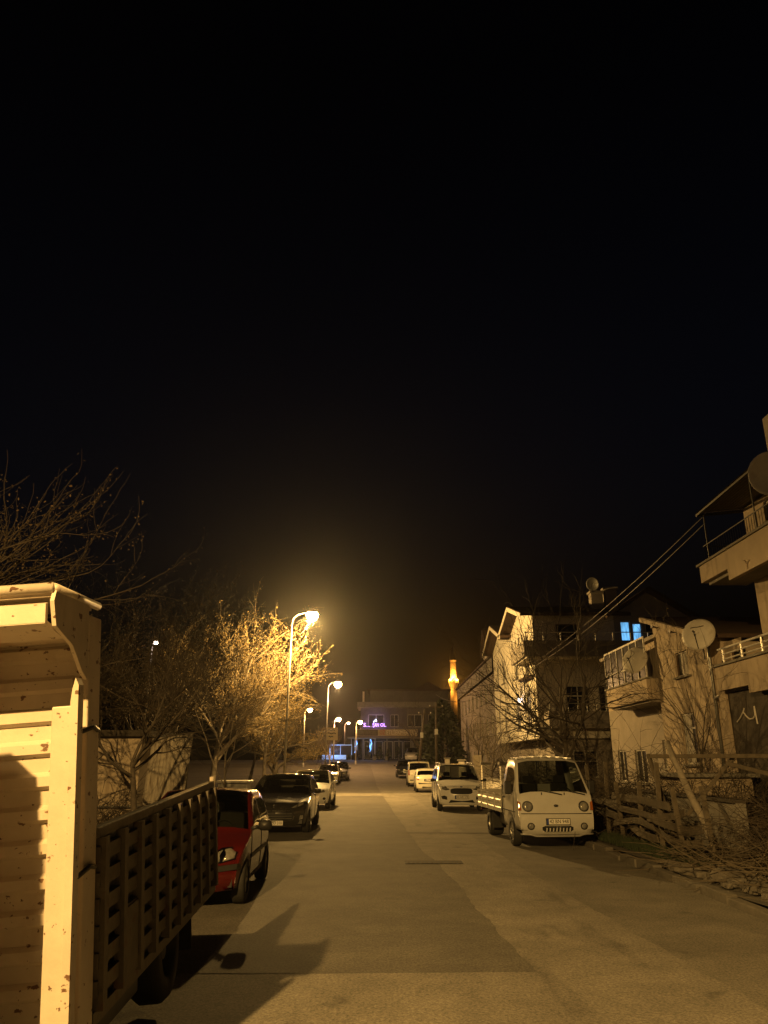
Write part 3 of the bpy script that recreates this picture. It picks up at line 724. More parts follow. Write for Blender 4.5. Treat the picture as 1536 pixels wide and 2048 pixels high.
for sx in (1, -1):
    h = B.patch([(sx*.40,.645),(sx*.58,.655),(sx*.76,.72),(sx*.80,.82),(sx*.72,.845),(sx*.56,.745)], 'headlight', 'black_plastic', .012)
    B.patch([(sx*.45,.66),(sx*.58,.675),(sx*.60,.74),(sx*.54,.715)], 'lens', 'lamp_glass', .022, parent=h, smooth=True)
    B.patch([(sx*.61,.685),(sx*.74,.735),(sx*.76,.80),(sx*.70,.81),(sx*.62,.75)], 'lens', 'lamp_glass', .022, parent=h, smooth=True)
    B.patch([(sx*.66,.36),(sx*.76,.38),(sx*.76,.48),(sx*.68,.47)], 'fog_light', 'lamp_glass', .014)
    B.mirror(sx, 1.32, 1.02, w=.20, h=.13)
    for yc in (.84, 3.44): B.wheel(sx*.785, yc, .31)
B.plate('42 ASD 310', .295); B.handle(2.2, .90); B.seams((1.42, 2.4), .95, .32)

# ---- white hatchback with the lamp mirrored in its windscreen
Wc = Car('white_hatchback', 'white hatchback with bright windscreen glare behind the black car', 'car', (-3.08, 31.9, 0), R(-1),
        [(.10,.22,'nose'),(.02,.32,'nose'),(0,.50,'nose'),(.05,.68,'nose'),(.20,.78,'hood'),(1.05,1.00,'screen'),(1.85,1.44,'screen'),(2.2,1.51,'roof'),(3.1,1.47,'roof'),(3.6,1.28,'rear'),(3.9,.98,'tail'),(4.02,.9,'tail'),(4.05,.26,'tail')],
        1.74, .95, .25, [(.84,.31),(3.36,.31)], 'paint_van', tumble=.35, nose_c=.26, screen_c=.18, windows=((1.4,2.3),(2.4,3.3)))
Wc.patch([(-.42,.50),(.42,.50),(.38,.60),(-.38,.60)], 'grille', 'ink', .012); Wc.patch([(-.5,.28),(.5,.28),(.46,.40),(-.46,.40)], 'lower_grille', 'ink', .012)
Wc.plate('42 HB 61', .45)
for sx in (1, -1):
    Wc.patch([(sx*.44,.62),(sx*.70,.66),(sx*.79,.78),(sx*.60,.75)], 'headlight', 'lamp_glass', .012); Wc.mirror(sx, 1.32, 1.01, 'paint_van', w=.2)
    Wc.patch(ell(sx*.68,.42,.06,.05), 'fog_light', 'black_plastic', .012)
    for yc in (.84, 3.36): Wc.wheel(sx*.78, yc, .31)
Wc.handle(2.15, .88); Wc.seams((1.36, 2.35), .94, .34)

# ---- pale estate car and a dark car tucked behind it
S = Car('estate_car', 'pale estate car with roof rails at the far end of the left row', 'car', (-4.48, 62.4, gz(63)), R(0),
        [(.08,.22,'nose'),(0,.45,'nose'),(.04,.72,'nose'),(.16,.80,'hood'),(1.15,1.0,'screen'),(1.85,1.42,'screen'),(2.2,1.5,'roof'),(4.0,1.48,'roof'),(4.4,.95,'tail'),(4.45,.3,'tail')],
        1.74, .96, .25, [(.85,.31),(3.5,.31)], 'paint_cream', tumble=.30, nose_c=.14, windows=((1.4,2.3),(2.4,3.4),(3.5,4.05)))
S.patch([(-.34,.60),(.34,.60),(.34,.70),(-.34,.70)], 'grille', 'ink', .012); S.patch([(-.6,.30),(.6,.30),(.6,.40),(-.6,.40)], 'lower_grille', 'ink', .012); S.plate('42 KN 834', .5)
for sx in (1, -1):
    S.patch([(sx*.40,.60),(sx*.74,.60),(sx*.78,.72),(sx*.40,.71)], 'headlight', 'lamp_glass', .012); S.mirror(sx, 1.3, 1.0, 'paint_cream')
    mb = MB(); mb.tube([(sx*.58, 2.2, 1.50), (sx*.6, 2.35, 1.56), (sx*.6, 3.8, 1.55), (sx*.58, 3.95, 1.48)], .022, 5); mb.build('roof_rail', 'chrome', S.root)
    for yc in (.85, 3.5): S.wheel(sx*.78, yc, .31)
S2 = Car('parked_car', 'dark car tucked close behind the pale estate car', 'car', (-4.0, 67.8, gz(68)), R(0),
        [(.08,.22,'nose'),(0,.45,'nose'),(.04,.72,'nose'),(.16,.80,'hood'),(1.15,1.02,'screen'),(1.85,1.5,'screen'),(2.2,1.6,'roof'),(3.8,1.58,'roof'),(4.2,1.0,'tail'),(4.3,.3,'tail')],
        1.78, .98, .25, [(.85,.32),(3.4,.32)], 'paint_black', tumble=.28, windows=((1.4,2.3),(2.4,3.4)))
for sx in (1, -1):
    S2.patch([(sx*.45,.62),(sx*.74,.62),(sx*.78,.74),(sx*.45,.72)], 'headlight', 'lamp_glass', .012); S2.mirror(sx, 1.3, 1.04)
    for yc in (.85, 3.4): S2.wheel(sx*.8, yc, .32)
# ---- pale pickup far off in front of the grill restaurant
K = Car('parked_van', 'pale van parked side by side with the restaurant garden', 'van', (3.6, 106.5, gz(107)), R(-12),
        [(.08,.26,'nose'),(0,.5,'nose'),(.05,.85,'nose'),(.2,.95,'hood'),(.95,1.15,'screen'),(1.6,1.7,'screen'),(2.0,1.82,'roof'),(4.0,1.80,'roof'),(4.3,1.1,'tail'),(4.35,.3,'tail')],
        1.76, 1.08, .28, [(.8,.32),(3.4,.32)], 'paint_white', tumble=.18, windows=((1.1,2.2),(2.3,3.3)))
for sx in (1, -1):
    for yc in (.8, 3.4): K.wheel(sx*.79, yc, .32)
    K.patch([(sx*.5,.7),(sx*.78,.72),(sx*.8,.85),(sx*.55,.82)], 'headlight', 'lamp_glass', .012)

# ---------------------------------------------------------------- slatted farm truck at the left edge
def farm_truck():
    rot = (R(3.0), R(-4.4), R(.9))
    t = thing('farm_truck', 'rusty cream farm truck with tall headboard and slatted bed sides at the left edge', 'truck', (-1.565, 4.72, .02), rot=rot)
    # local: x=0 outer side on the road side, bed runs to +y, cab towards -y
    hb = MB()
    hb.box(-2.06, -.06, -.02, .02, .45, 2.66)
    o = hb.build('headboard', 'bed_paint', t)
    rb = MB()
    for z in (.62, .80, .98, 1.16, 1.34, 1.52, 1.70, 1.88, 2.06, 2.24, 2.42):
        rb.prism([(-2.05, -.02, z), (-2.05, -.055, z + .022), (-2.05, -.055, z + .075), (-2.05, -.02, z + .098)], (1.94, 0, 0))
    fix_normals(rb.build('pressed_rib', 'bed_paint', o))
    po = MB(); po.box(-.128, -.018, -.30, -.24, .2, 2.15); po.build('front_post', 'bed_paint', t, bevel=.008)
    po = MB(); po.prism([(-.018, -.32, .2), (.024, -.32, .2), (.024, -.32, 2.26), (.007, -.32, 2.30), (-.009, -.32, 2.24), (-.018, -.32, 2.17)], (0, .08, 0)); fix_normals(po.build('post_flange', 'bed_paint', t))
    sp = MB(); sp.box(-.06, 0, -.10, .10, .35, 2.68); sp.build('corner_post', 'bed_paint', t, bevel=.01)
    sp = MB(); sp.box(-2.08, -2.02, -.30, .06, .35, 2.68); sp.build('corner_post', 'bed_paint', t, bevel=.01)
    cp = MB()                                   # side cheek of the overhang
    cp.prism([(-.03, -.58, 2.71), (-.03, -.62, 2.63), (-.03, -.58, 2.50), (-.03, -.34, 2.42), (-.03, -.18, 2.28), (-.03, -.10, 2.24), (-.03, -.10, 2.71)], (.022, 0, 0))
    fix_normals(cp.build('overhang_cheek', 'bed_paint', t))
    fa = MB(); fa.prism([(-2.06, -.60, 2.52), (-2.06, -.60, 2.62), (-2.06, -.57, 2.63), (-2.06, -.57, 2.53)], (2.0, 0, 0))
    fix_normals(fa.build('overhang_fascia', 'bed_paint', t))
    fa = MB(); fa.prism([(-2.06, -.60, 2.515), (-2.06, -.34, 2.46), (-2.06, -.34, 2.48), (-2.06, -.585, 2.535)], (2.0, 0, 0))
    fix_normals(fa.build('overhang_chin', 'bed_paint', t))
    so = MB(); so.box(-2.06, -.045, -.335, -.03, 2.47, 2.485); so.build('overhang_soffit', 'bed_paint', t)
    tp = MB(); tp.tube([(-2.08, -.59, 2.705), (-.025, -.59, 2.705)], .030, 10); tp.tube([(-.02, -.59, 2.705), (-.02, .08, 2.70)], .026, 8); tp.build('top_tube', 'bed_paint', t, smooth=True)
    rf = MB(); rf.box(-2.06, -.03, -.58, .0, 2.66, 2.68); rf.build('overhang_top', 'bed_paint', t)
    # upright flap standing on top of the headboard
    for c in t.children:
        if c.name.startswith(('overhang', 'top_tube')): c.location.z = .06
    for z in (1.25, 2.0):
        hk = MB(); hk.tube([(.01, -.27, z), (.02, -.05, z + .03), (.012, .04, z + .01)], .014, 6); hk.build('latch_rod', 'metal_dark', t, smooth=True)
    # bed
    fl = MB(); fl.box(-2.0, -.05, .06, 3.45, .58, .64); fl.build('bed_floor', 'metal_dark', t)
    ch = MB(); ch.box(-1.55, -1.42, -2.6, 3.3, .42, .57).box(-.62, -.49, -2.6, 3.3, .42, .57); ch.build('chassis', 'metal_dark', t)
    def side(x):
        s_ = MB(); s_.box(x - .03, x + .03, .11, 3.50, .43, .50)
        fr = s_.build('bed_side', 'slat_paint', t)
        tr = MB(); tr.box(x - .035, x + .035, .11, 3.52, 1.40, 1.46); tr.build('top_rail', 'slat_paint', fr, bevel=.008)
        for k in range(10):
            y = .14 + .362 * k
            u = MB(); o_ = 1 if x > -1 else -1
            u.box(min(x + o_*.012, x + o_*.072), max(x + o_*.012, x + o_*.072), y, y + .012, .50, 1.40).box(min(x + o_*.060, x + o_*.072), max(x + o_*.060, x + o_*.072), y + .012, y + .07, .50, 1.40); u.build('upright', 'slat_paint', fr)
        o2 = 1 if x > -1 else -1
        for z in (.57, .71, .85, .99, 1.13, 1.27):
            u = MB(); u.box(min(x, x + o2*.045), max(x, x + o2*.045), .12, 3.48, z, z + .082); u.build('slat', 'slat_paint', fr)
        u = MB(); u.box(min(x - o2*.02, x - o2*.008), max(x - o2*.02, x - o2*.008), .12, 3.48, .50, 1.40); u.build('shaded_backing', 'metal_dark', fr)  # near-black metal stands in for the shade in the recesses between slats
        pn = MB(); pn.box(min(x + o2*.047, x + o2*.056), max(x + o2*.047, x + o2*.056), .52, .86, .52, .92); pn.build('repair_sheet', 'slat_paint', fr)
        en = MB(); en.tube([(x + .01, 3.53, .44), (x + .01, 3.53, 1.50)], .022, 6); en.build('end_post', 'bed_paint', fr)
    side(-.03); side(-2.0)
    # wheels, flaps
    def whl(x, y, r, wd):
        hub = MB().lathe([(r*.22, -.02), (r*.2, .08), (.01, .08)], (0, 0, 0), 'X', 14).build('wheel', 'metal_dark', t); hub.location = (x, y, r - .05)
        MB().lathe([(r*.55, -wd/2), (r*.9, -wd/2), (r, -wd*.3), (r, wd*.3), (r*.9, wd/2), (r*.55, wd/2), (r*.5, 0)], (0, 0, 0), 'X', 26).build('tyre', 'rubber', hub, smooth=True)
    whl(-.20, 2.05, .37, .24); whl(-1.85, 2.05, .37, .24)
    whl(-.62, -1.7, .34, .2); whl(-1.75, -1.7, .34, .2)
    for x in (-.20, -1.85):
        mb = MB(); mb.box(x - .17, x + .17, 2.60, 2.62, .16, .60); mb.build('mudflap', 'rubber', t)
    mb = MB(); mb.box(-.42, -.10, .5, 1.3, .25, .55); mb.build('toolbox', 'metal_dark', t, bevel=.02)
    # cab, narrower than the bed and outside the picture except for its shadow
    cb = MB()
    sec = [(-2.6, .40), (-2.62, .95), (-2.45, 1.15), (-2.05, 2.24), (-1.90, 2.40), (-.80, 2.52), (-.62, 2.36), (-.58, 1.15), (-.58, .40)]
    def ring(x, sc): return [(x - (.12 * max(0, -.58 - y) if x > -1 else 0), y, z if z < 1.2 else 1.2 + (z - 1.2) * sc) for y, z in sec]
    xs = [(-1.76, .88), (-1.60, 1.0), (-.56, 1.0), (-.42, .90)]
    n = len(sec)
    for (x, sc) in xs: cb.v += ring(x, sc)
    for i in range(3):
        for k in range(n): cb.f.append((i*n+k, i*n+(k+1) % n, (i+1)*n+(k+1) % n, (i+1)*n+k))
    cb.f.append(tuple(range(n))); cb.f.append(tuple(range(3*n, 4*n)))
    cabo = fix_normals(cb.build('cab', 'bed_paint', t))
    MB().prism([(-.602, -2.1, 1.2), (-.572, -1.85, 1.75), (-.452, -.85, 1.8), (-.452, -.85, 1.2)], (.012, 0, 0)).build('door_window', 'car_glass', cabo)
    MB().box(-1.85, -.85, -2.66, -2.63, .45, .62).build('bumper', 'metal_dark', cabo)
    for x in (-1.7, -.95): MB().lathe([(.10, 0), (.09, -.04), (.01, -.05)], (x, -2.62, .8), 'Y', 14).build('headlight', 'lamp_glass', cabo)
farm_truck()
#@@PART3
# ---------------------------------------------------------------- street lamps
def lamp_light(name, loc, power, col, parent, size=.10):
    l = bpy.data.lights.new(name, 'POINT'); l.energy = power; l.color = col; l.shadow_soft_size = size
    o = bpy.data.objects.new(name, l); COL.objects.link(o); o.parent = parent; o.location = loc
    return o
SOD = (1.0, .585, .165)
def street_lamp(x, y, h, dx, label, power, bowl='sodium_bowl', col=SOD, dy=0, group='street lamps', size=.30, lean=0, poler=.07, cutoff=False):
    t = thing('street_lamp', label, 'street lamp', (x, y, gz(y) + .1), group=group)
    mb = MB()
    pts = [(0, 0, 0), (lean * .5, 0, h * .5), (lean, 0, h - .55)]
    mb.tube(pts, [poler * 1.25, poler, poler * .72], 12)
    mb.lathe([(poler * 1.9, 0), (poler * 1.9, .35), (poler * 1.3, .45)], (0, 0, 0), 'Z', 12)
    mb.build('pole', 'pole_steel', t, smooth=True)
    arm = MB(); arm.tube([(lean, 0, h - .6), (lean + dx*.06, dy*.06, h - .28), (lean + dx*.3, dy*.3, h - .05), (lean + dx*.75, dy*.75, h + .05)], [poler*.72, poler*.66, poler*.6, poler*.55], 10)
    arm.build('arm', 'pole_steel', t, smooth=True)
    hd = Vector((lean + dx, dy, h + .06))
    hm = MB(); k = size / .24
    hm.lathe([(.02, .16*k), (.12*k, .14*k), (.25*k, .06*k), (.29*k, -.02*k), (.27*k, -.03*k)], hd, 'Z', 16); o = hm.build('lamp_head', 'lamp_housing', t, smooth=True)
    bw = MB(); bw.lathe([(.26*k, -.03*k), (.285*k, -.12*k), (.27*k, -.24*k), (.20*k, -.35*k), (.10*k, -.41*k), (.005, -.425*k)], hd, 'Z', 16); bw.build('lamp_bowl', bowl, t, smooth=True)
    if power:
        lo = lamp_light('lamp_light', hd + Vector((0, 0, -.56*k)), power, col, t)
        if cutoff:                            # full cut-off head: nothing above the horizontal
            lo.data.type = 'SPOT'; lo.data.spot_size = R(178); lo.data.spot_blend = .08
    return t
P0 = 1.0
street_lamp(-4.9, -4.6, 8.9, .75, 'street lamp standing behind the viewer over the farm truck', 14500*P0, cutoff=True)
street_lamp(-5.42, 43, 9.85, 1.15, 'tall street lamp nearest to us rising out of the leafy tree', 13500*P0, lean=.12, size=.29, poler=.062)
street_lamp(-6.0, 80.6, 8.9, 1.0, 'street lamp with a square sign board on its pole', 5000*P0, bowl='sodium_far', col=(1,.55,.2), lean=.15, size=.34, poler=.062)
street_lamp(-5.75, 90, 5.3, .5, 'low pinkish street lamp beyond the one with the sign board', 600, bowl='sodium_pink', col=(1,.45,.22), size=.22)
street_lamp(-3.4, 95, 5.0, .5, 'yellow street lamp just left of the restaurant', 500, bowl='sodium_far', size=.22)
street_lamp(-6.3, 125, 5.6, .6, 'faintest street lamp far beyond the junction', 500, bowl='sodium_pink', col=(1,.45,.22), size=.18)
street_lamp(-9.2, 90, 6.4, .6, 'yellow street lamp showing through bare branches right of the leafy tree', 1500, bowl='sodium_far', size=.25)
t = street_lamp(-21.5, 70, 12.0, .3, 'small white lamp seen through the dark trees on the left', 60, bowl='white_lamp', col=(1,.75,.65), size=.18, group=None)

# sign board on the second lamp's pole
sb = thing('pole_sign', 'square tan notice board with dark lines fixed to a lamp pole', 'sign', (-5.85, 80.2, gz(80) + 3.2))
MB().box(-.05, 1.1, -.02, .02, 0, 1.25).build('board', 'sign_board', sb)
for z, a, b in ((1.0, .1, .8), (.68, .08, .9), (.36, .18, .62)):
    mb = MB(); mb.tube([(a + (b - a) * k / 6, -.03, z + .05 * math.sin(k * 1.7)) for k in range(7)], .045, 4); mb.build('lettering', 'ink', sb)

# ---------------------------------------------------------------- facades
def facade(parent, name, m, o, u, n, W, H, ops=(), depth=.12, frame='window_frame', glass='window_glass'):
    o, u, n = Vector(o), Vector(u), Vector(n); z = Vector((0, 0, 1))
    us = sorted({0, W, *[v for op in ops for v in op[:2]]}); vs_ = sorted({0, H, *[v for op in ops for v in op[2:4]]})
    mb = MB()
    for a, b in zip(us, us[1:]):
        for c, d in zip(vs_, vs_[1:]):
            um, vm = (a + b) / 2, (c + d) / 2
            if any(p[0] < um < p[1] and p[2] < vm < p[3] for p in ops): continue
            mb.poly([o + u*a + z*c, o + u*b + z*c, o + u*b + z*d, o + u*a + z*d])
    for p in ops:
        a, b, c, d = p[:4]; q = [o + u*a + z*c, o + u*b + z*c, o + u*b + z*d, o + u*a + z*d]; r = [v - n*depth for v in q]
        for k in range(4): mb.poly([q[k], q[(k+1) % 4], r[(k+1) % 4], r[k]])
    wall = mb.build(name, m, parent, world=True)
    for p in ops:
        a, b, c, d = p[:4]; opt = p[4] if len(p) > 4 else {}
        fm = opt.get('frame', frame); gl = opt.get('glass', glass); mull = opt.get('mull', 1)
        fr = MB(); f = .055
        def cell(a_, b_, c_, d_, e0, e1, mbx):
            q = [o + u*a_ + z*c_ - n*e0, o + u*b_ + z*c_ - n*e0, o + u*b_ + z*d_ - n*e0, o + u*a_ + z*d_ - n*e0]; mbx.prism(q, n * (e0 - e1))
        e0, e1 = depth - .002, depth - .06
        cell(a, a + f, c, d, e0, e1, fr); cell(b - f, b, c, d, e0, e1, fr); cell(a + f, b - f, c, c + f, e0, e1, fr); cell(a + f, b - f, d - f, d, e0, e1, fr)
        for k in range(1, mull + 1):
            x = a + (b - a) * k / (mull + 1); cell(x - f/2, x + f/2, c + f, d - f, e0, e1, fr)
        if opt.get('bar'): 
            x = c + (d - c) * opt['bar']; cell(a + f, b - f, x - f/2, x + f/2, e0, e1 + .004, fr)
        fo = fix_normals(fr.build('window', fm, parent, world=True))
        pn = MB(); e = depth - .02
        pn.poly([o + u*(a+f*.5) + z*(c+f*.5) - n*e, o + u*(b-f*.5) + z*(c+f*.5) - n*e, o + u*(b-f*.5) + z*(d-f*.5) - n*e, o + u*(a+f*.5) + z*(d-f*.5) - n*e])
        po = pn.build('pane', gl, fo)
        if opt.get('curtain'):
            cu = MB(); k0, k1 = opt['curtain']; x0, x1 = a + (b-a)*k0, a + (b-a)*k1; N_ = 14; vs2 = []
            for i in range(N_ + 1):
                x = x0 + (x1 - x0)*i/N_; ee = depth - .03 - .012*(i % 2)
                vs2 += [o + u*x + z*(c+f) - n*ee, o + u*x + z*(d-f) - n*ee]
            cu.add(vs2, [(2*i, 2*i+2, 2*i+3, 2*i+1) for i in range(N_)]); q = cu.build('curtain', 'curtain', fo)
        if opt.get('sill', True):
            s_ = MB(); cell(a - .08, b + .08, c - .07, c - .005, -.003, -.10, s_); q = fix_normals(s_.build('sill', 'concrete', fo))
    return wall
def wbox(parent, name, m, *a, bevel=0):
    return MB().box(*a).build(name, m, parent, world=True, bevel=bevel)
MX = (-1, 0, 0); MY = (0, -1, 0)

# ---- house with two balconies, nearest on the right
hA = thing('balcony_house', 'tan house with two projecting balconies and a dark ground floor at the right edge', 'house', (12.5, 17, .1))
facade(hA, 'wall', 'plaster_tan', (10.9, 21.6, 4.5), (0, -1, 0), MX, 12, 4.6, [(1.2, 2.4, .1, 2.0, {'mull': 0}), (4, 5.4, .9, 2.0), (1.2, 2.4, 2.9, 4.4, {'mull': 0})])
wbox(hA, 'wall', 'plaster_tan', 10.92, 16, 21.3, 21.6, 3.6, 9.1)
wbox(hA, 'ground_floor', 'dark_wall', 9.85, 16, 9, 22.05, 0, 3.68)
wbox(hA, 'pier', 'plaster_tan', 9.78, 10.3, 22.06, 22.5, 0, 3.9)
lb = MB(); lb.box(9.6, 9.75, 9, 22.1, 3.75, 4.42); lb.box(9.75, 10.9, 21.95, 22.1, 3.75, 4.42); lb.box(9.6, 9.75, 9, 20.2, 3.55, 3.752)
lb.build('balcony', 'plaster_tan', hA, world=True)
wbox(hA, 'balcony_floor', 'concrete', 9.76, 10.88, 9, 21.94, 3.70, 3.85)
wbox(hA, 'coping', 'concrete', 9.54, 9.80, 9, 22.2, 4.42, 4.48); 
rl = MB()
for z in (4.60, 4.74): rl.tube([(9.68, 9, z), (9.68, 21.7, z)], .022, 6)
rl.tube([(9.68, 9, 4.90), (9.68, 21.9, 4.90)], .034, 8)
for y in [21.6 - 1.15 * k for k in range(11)]: rl.tube([(9.68, y, 4.46), (9.68, y, 4.90)], .022, 6)
rl.build('railing', 'rail_steel', hA, world=True)
ub = MB(); ub.box(9.6, 9.75, 9, 22.2, 6.95, 7.46); ub.box(9.75, 10.9, 22.05, 22.2, 6.95, 7.46); ub.box(9.6, 9.75, 9, 20.4, 6.62, 6.952)
ub.build('balcony', 'plaster_tan', hA, world=True)
wbox(hA, 'balcony_floor', 'concrete', 9.76, 10.88, 9, 22.04, 6.85, 7.0)
wbox(hA, 'coping', 'concrete', 9.54, 9.80, 9, 22.3, 7.46, 7.52)
ur = MB(); ur.tube([(9.68, 9, 8.02), (9.68, 21.9, 8.02)], .018, 6); ur.tube([(9.68, 21.9, 8.02), (10.85, 21.9, 8.02)], .018, 6)
for k in range(90): 
    y = 21.9 - .14 * k; ur.tube([(9.68, y, 7.5), (9.68, y, 8.02)], .008, 4, cap=False)
ur.build('railing', 'metal_dark', hA, world=True)
cn = MB()
N_ = 60; vs2 = []
for i in range(N_ + 1):
    x = 9.45 + 3.4 * i / N_; z = 8.98 + .10 * (x - 9.45) + .022 * (i % 2)
    vs2 += [(x, 9, z + .3), (x, 21.7, z)]
cn.add(vs2, [(2*i, 2*i+2, 2*i+3, 2*i+1) for i in range(N_)]); cn.build('canopy', 'slat_paint', hA, world=True)
cf = MB()
cf.bar((9.5, 21.68, 8.93), (12.85, 21.68, 9.27), .05, .08).bar((9.5, 9, 9.2), (9.5, 21.68, 8.93), .05, .06).bar((11, 9, 9.35), (11, 21.68, 9.06), .04, .06)
for y in (21.6, 18.6, 15.6): cf.tube([(9.68, y, 7.5), (9.68, y, 8.97)], .02, 6)
cf.bar((9.7, 18.6, 8.97), (12.5, 21.5, 9.2), .03, .05)
cf.build('canopy_frame', 'metal_dark', hA, world=True)
wbox(hA, 'roof', 'roof_tile', 10.6, 17, 8.5, 21.9, 9.62, 9.75)
wbox(hA, 'stair_tower', 'plaster_grey', 12.3, 15, 14, 22.2, 9.76, 12.4)
mk = MB()                                         # white painted scrawl on the dark ground floor
def SC(px, py):                                   # onto the plane x = 9.84
    d = ((px - 768), 1500*math.cos(PITCH) - (1024 - py)*math.sin(PITCH), 1500*math.sin(PITCH) + (1024 - py)*math.cos(PITCH)); k = 9.83 / d[0]
    return (9.835, d[1]*k, CAM_H + d[2]*k)
mk.tube([SC(*p) for p in ((1474,1444),(1480,1436),(1486,1424),(1488,1417))], .02, 5); mk.tube([SC(*p) for p in ((1486,1424),(1492,1432),(1499,1438),(1506,1437),(1510,1430),(1508,1414))], .02, 5)
mk.tube([SC(*p) for p in ((1508,1412),(1511,1428),(1515,1448))], .022, 5)
mk.build('painted_mark', 'chalk', hA, world=True)
for dx, sh in ((0, 1),):
    mk = MB(); mk.tube([SC(1495,1118), SC(1498,1128)], .02, 5); 
    pl = MB()
    for (p, q) in (((1488,1121),(1494,1127)), ((1494,1127),(1499,1120)), ((1494,1127),(1495,1138))):
        a = Vector(SC(*p)); b = Vector(SC(*q)); pl.tube([(9.59, a.y*9.6/9.83, (a.z-CAM_H)*9.6/9.83+CAM_H), (9.59, b.y*9.6/9.83, (b.z-CAM_H)*9.6/9.83+CAM_H)], .022, 5)
    pl.build('plaster_ornament', 'plaster_tan', hA, world=True)

def dish(label, c, r, az, el, m='dish_paint', mark=None):
    """Satellite dish; az = heading of its face (0 = towards the viewer), el = tilt up."""
    t = thing('satellite_dish', label, 'satellite dish', c, rot=(0, 0, az), group='satellite dishes')
    M = Matrix.Rotation(-el, 4, 'X')
    mb = MB(); prof = [(r*k/7, -(.22*r) * (1 - (k/7)**2)) for k in range(8)]
    vs = []; fs = []; n = 28
    for (rr, h) in prof:
        for k in range(n):
            a = 2*math.pi*k/n; vs.append(M @ Vector((rr*math.cos(a), -h * -1, rr*1.08*math.sin(a))))
    for i in range(7):
        for k in range(n): fs.append((i*n+k, i*n+(k+1) % n, (i+1)*n+(k+1) % n, (i+1)*n+k))
    mb.add([(v[0], v[1] + .22*r*0, v[2]) for v in vs], fs)
    o = mb.build('dish', m, t, smooth=True); md = o.modifiers.new('thick', 'SOLIDIFY'); md.thickness = .015
    ar = MB(); tip = M @ Vector((0, -r*.95, -r*.35)); ar.tube([M @ Vector((0, -.02, -r*1.02)), tip], .014, 6)
    ar.tube([tip + Vector((0, .05, 0)), tip + Vector((0, -.06, .01))], .03, 8); ar.build('feed_arm', 'metal_dark', t)
    ms = MB(); ms.tube([(0, .16*r, 0), (0, .30, -.05), (0, .30, -r*1.5)], .022, 6); ms.build('mast', 'metal_dark', t)
    return t
d1 = dish('largest satellite dish beside the lower balcony railing', (9.35, 22.3, 5.42), .48, R(-38), R(22))
mb = MB(); mb.tube([(-.20, -.06, .20), (-.1, -.045, .215), (0, -.05, .21), (.1, -.045, .225), (.18, -.05, .235)], .012, 4); mb.build('worn_lettering', 'slat_paint', d1)
dish('satellite dish standing on the first-floor glazed balcony', (9.36, 28.3, 5.42), .50, R(-45), R(22))
dish('satellite dish under the canopy of the upper balcony', (9.35, 16.9, 8.45), .50, R(150), R(10))

# ---- narrow tan house with a sloping roof
hB = thing('narrow_house', 'narrow tan house with a single sloping roof and two tall windows', 'house', (12, 25.5, .1))
X = 10.0
facade(hB, 'wall', 'plaster_tan', (X, 27.9, 0), (0, -1, 0), MX, 4.7, 5.45,
       [(1.80, 2.90, 4.55, 5.35, {'curtain': (.3, .95), 'mull': 1, 'frame': 'window_brown'}), (1.75, 2.85, 1.75, 3.35, {'mull': 1, 'bar': .7, 'curtain': (.1, .6)})])
g = MB(); g.poly([(X, 27.9, 5.45), (X, 23.2, 5.45), (X, 23.2, 5.52), (X, 27.9, 6.82)]); g.build('wall', 'plaster_tan', hB, world=True)
wbox(hB, 'wall', 'plaster_tan', X + .002, 15, 23.2, 23.4, 0, 5.5); wbox(hB, 'wall', 'plaster_tan', X + .002, 15, 27.7, 27.9, 0, 6.7)
facade(hB, 'wall', 'plaster_tan', (X + .45, 23.2, 0), (0, -1, 0), MX, 1.2, 5.3, [(.35, 1.1, 3.9, 5.0, {'mull': 0, 'frame': 'window_brown'})])
rf = MB(); rf.prism([(9.72, 28.3, 6.93), (9.72, 22.75, 5.40), (9.72, 22.75, 5.52), (9.72, 28.3, 7.05)], (6, 0, 0)); fix_normals(rf.build('roof', 'roof_tile', hB, world=True))
rf = MB(); rf.prism([(9.69, 28.35, 6.86), (9.69, 22.7, 5.30), (9.69, 22.7, 5.47), (9.69, 28.35, 7.03)], (.025, 0, 0)); fix_normals(rf.build('fascia_board', 'plaster_tan', hB, world=True))
for y in (27.2, 25.6, 24.2):
    mb = MB(); mb.box(9.73, 10.0, y - .1, y + .1, 5.36 + (y - 22.75)*.276 - .14, 5.36 + (y - 22.75)*.276 - .01); mb.build('rafter_end', 'window_brown', hB, world=True)
dp = MB(); dp.tube([(9.95, 23.12, 5.3), (9.93, 23.12, 4.9), (9.93, 23.12, .2)], .05, 8); dp.tube([(9.93, 23.12, 3.62), (9.9, 22.5, 3.7), (9.85, 22.2, 3.8)], .055, 8)
dp.build('drainpipe', 'metal_grey', hB, world=True, smooth=True)

# ---- middle house: glazed balcony
hC = thing('glazed_balcony_house', 'low house with a glazed first-floor balcony behind the bare tree', 'house', (13, 31, .1))
facade(hC, 'wall', 'plaster_grey', (10.6, 36.5, 0), (0, -1, 0), MX, 8.6, 4.05, [(3.2, 4.6, 1.0, 2.3), (6.6, 7.7, 1.6, 2.6), (.8, 2.0, 1.0, 2.3)])
facade(hC, 'upper_wall', 'plaster_tan', (10.6, 36.5, 4.05), (0, -1, 0), MX, 8.6, 2.3, [(1.0, 2.2, .6, 1.8)])
wbox(hC, 'wall', 'plaster_grey', 10.602, 16, 27.92, 28.1, 0, 6.35); 
bc = MB(); bc.box(9.6, 9.74, 28.0, 33.2, 3.98, 4.72).box(9.74, 10.6, 27.95, 28.09, 3.98, 4.72).box(9.74, 10.6, 33.06, 33.2, 3.98, 4.72); bc.build('balcony', 'plaster_tan', hC, world=True)
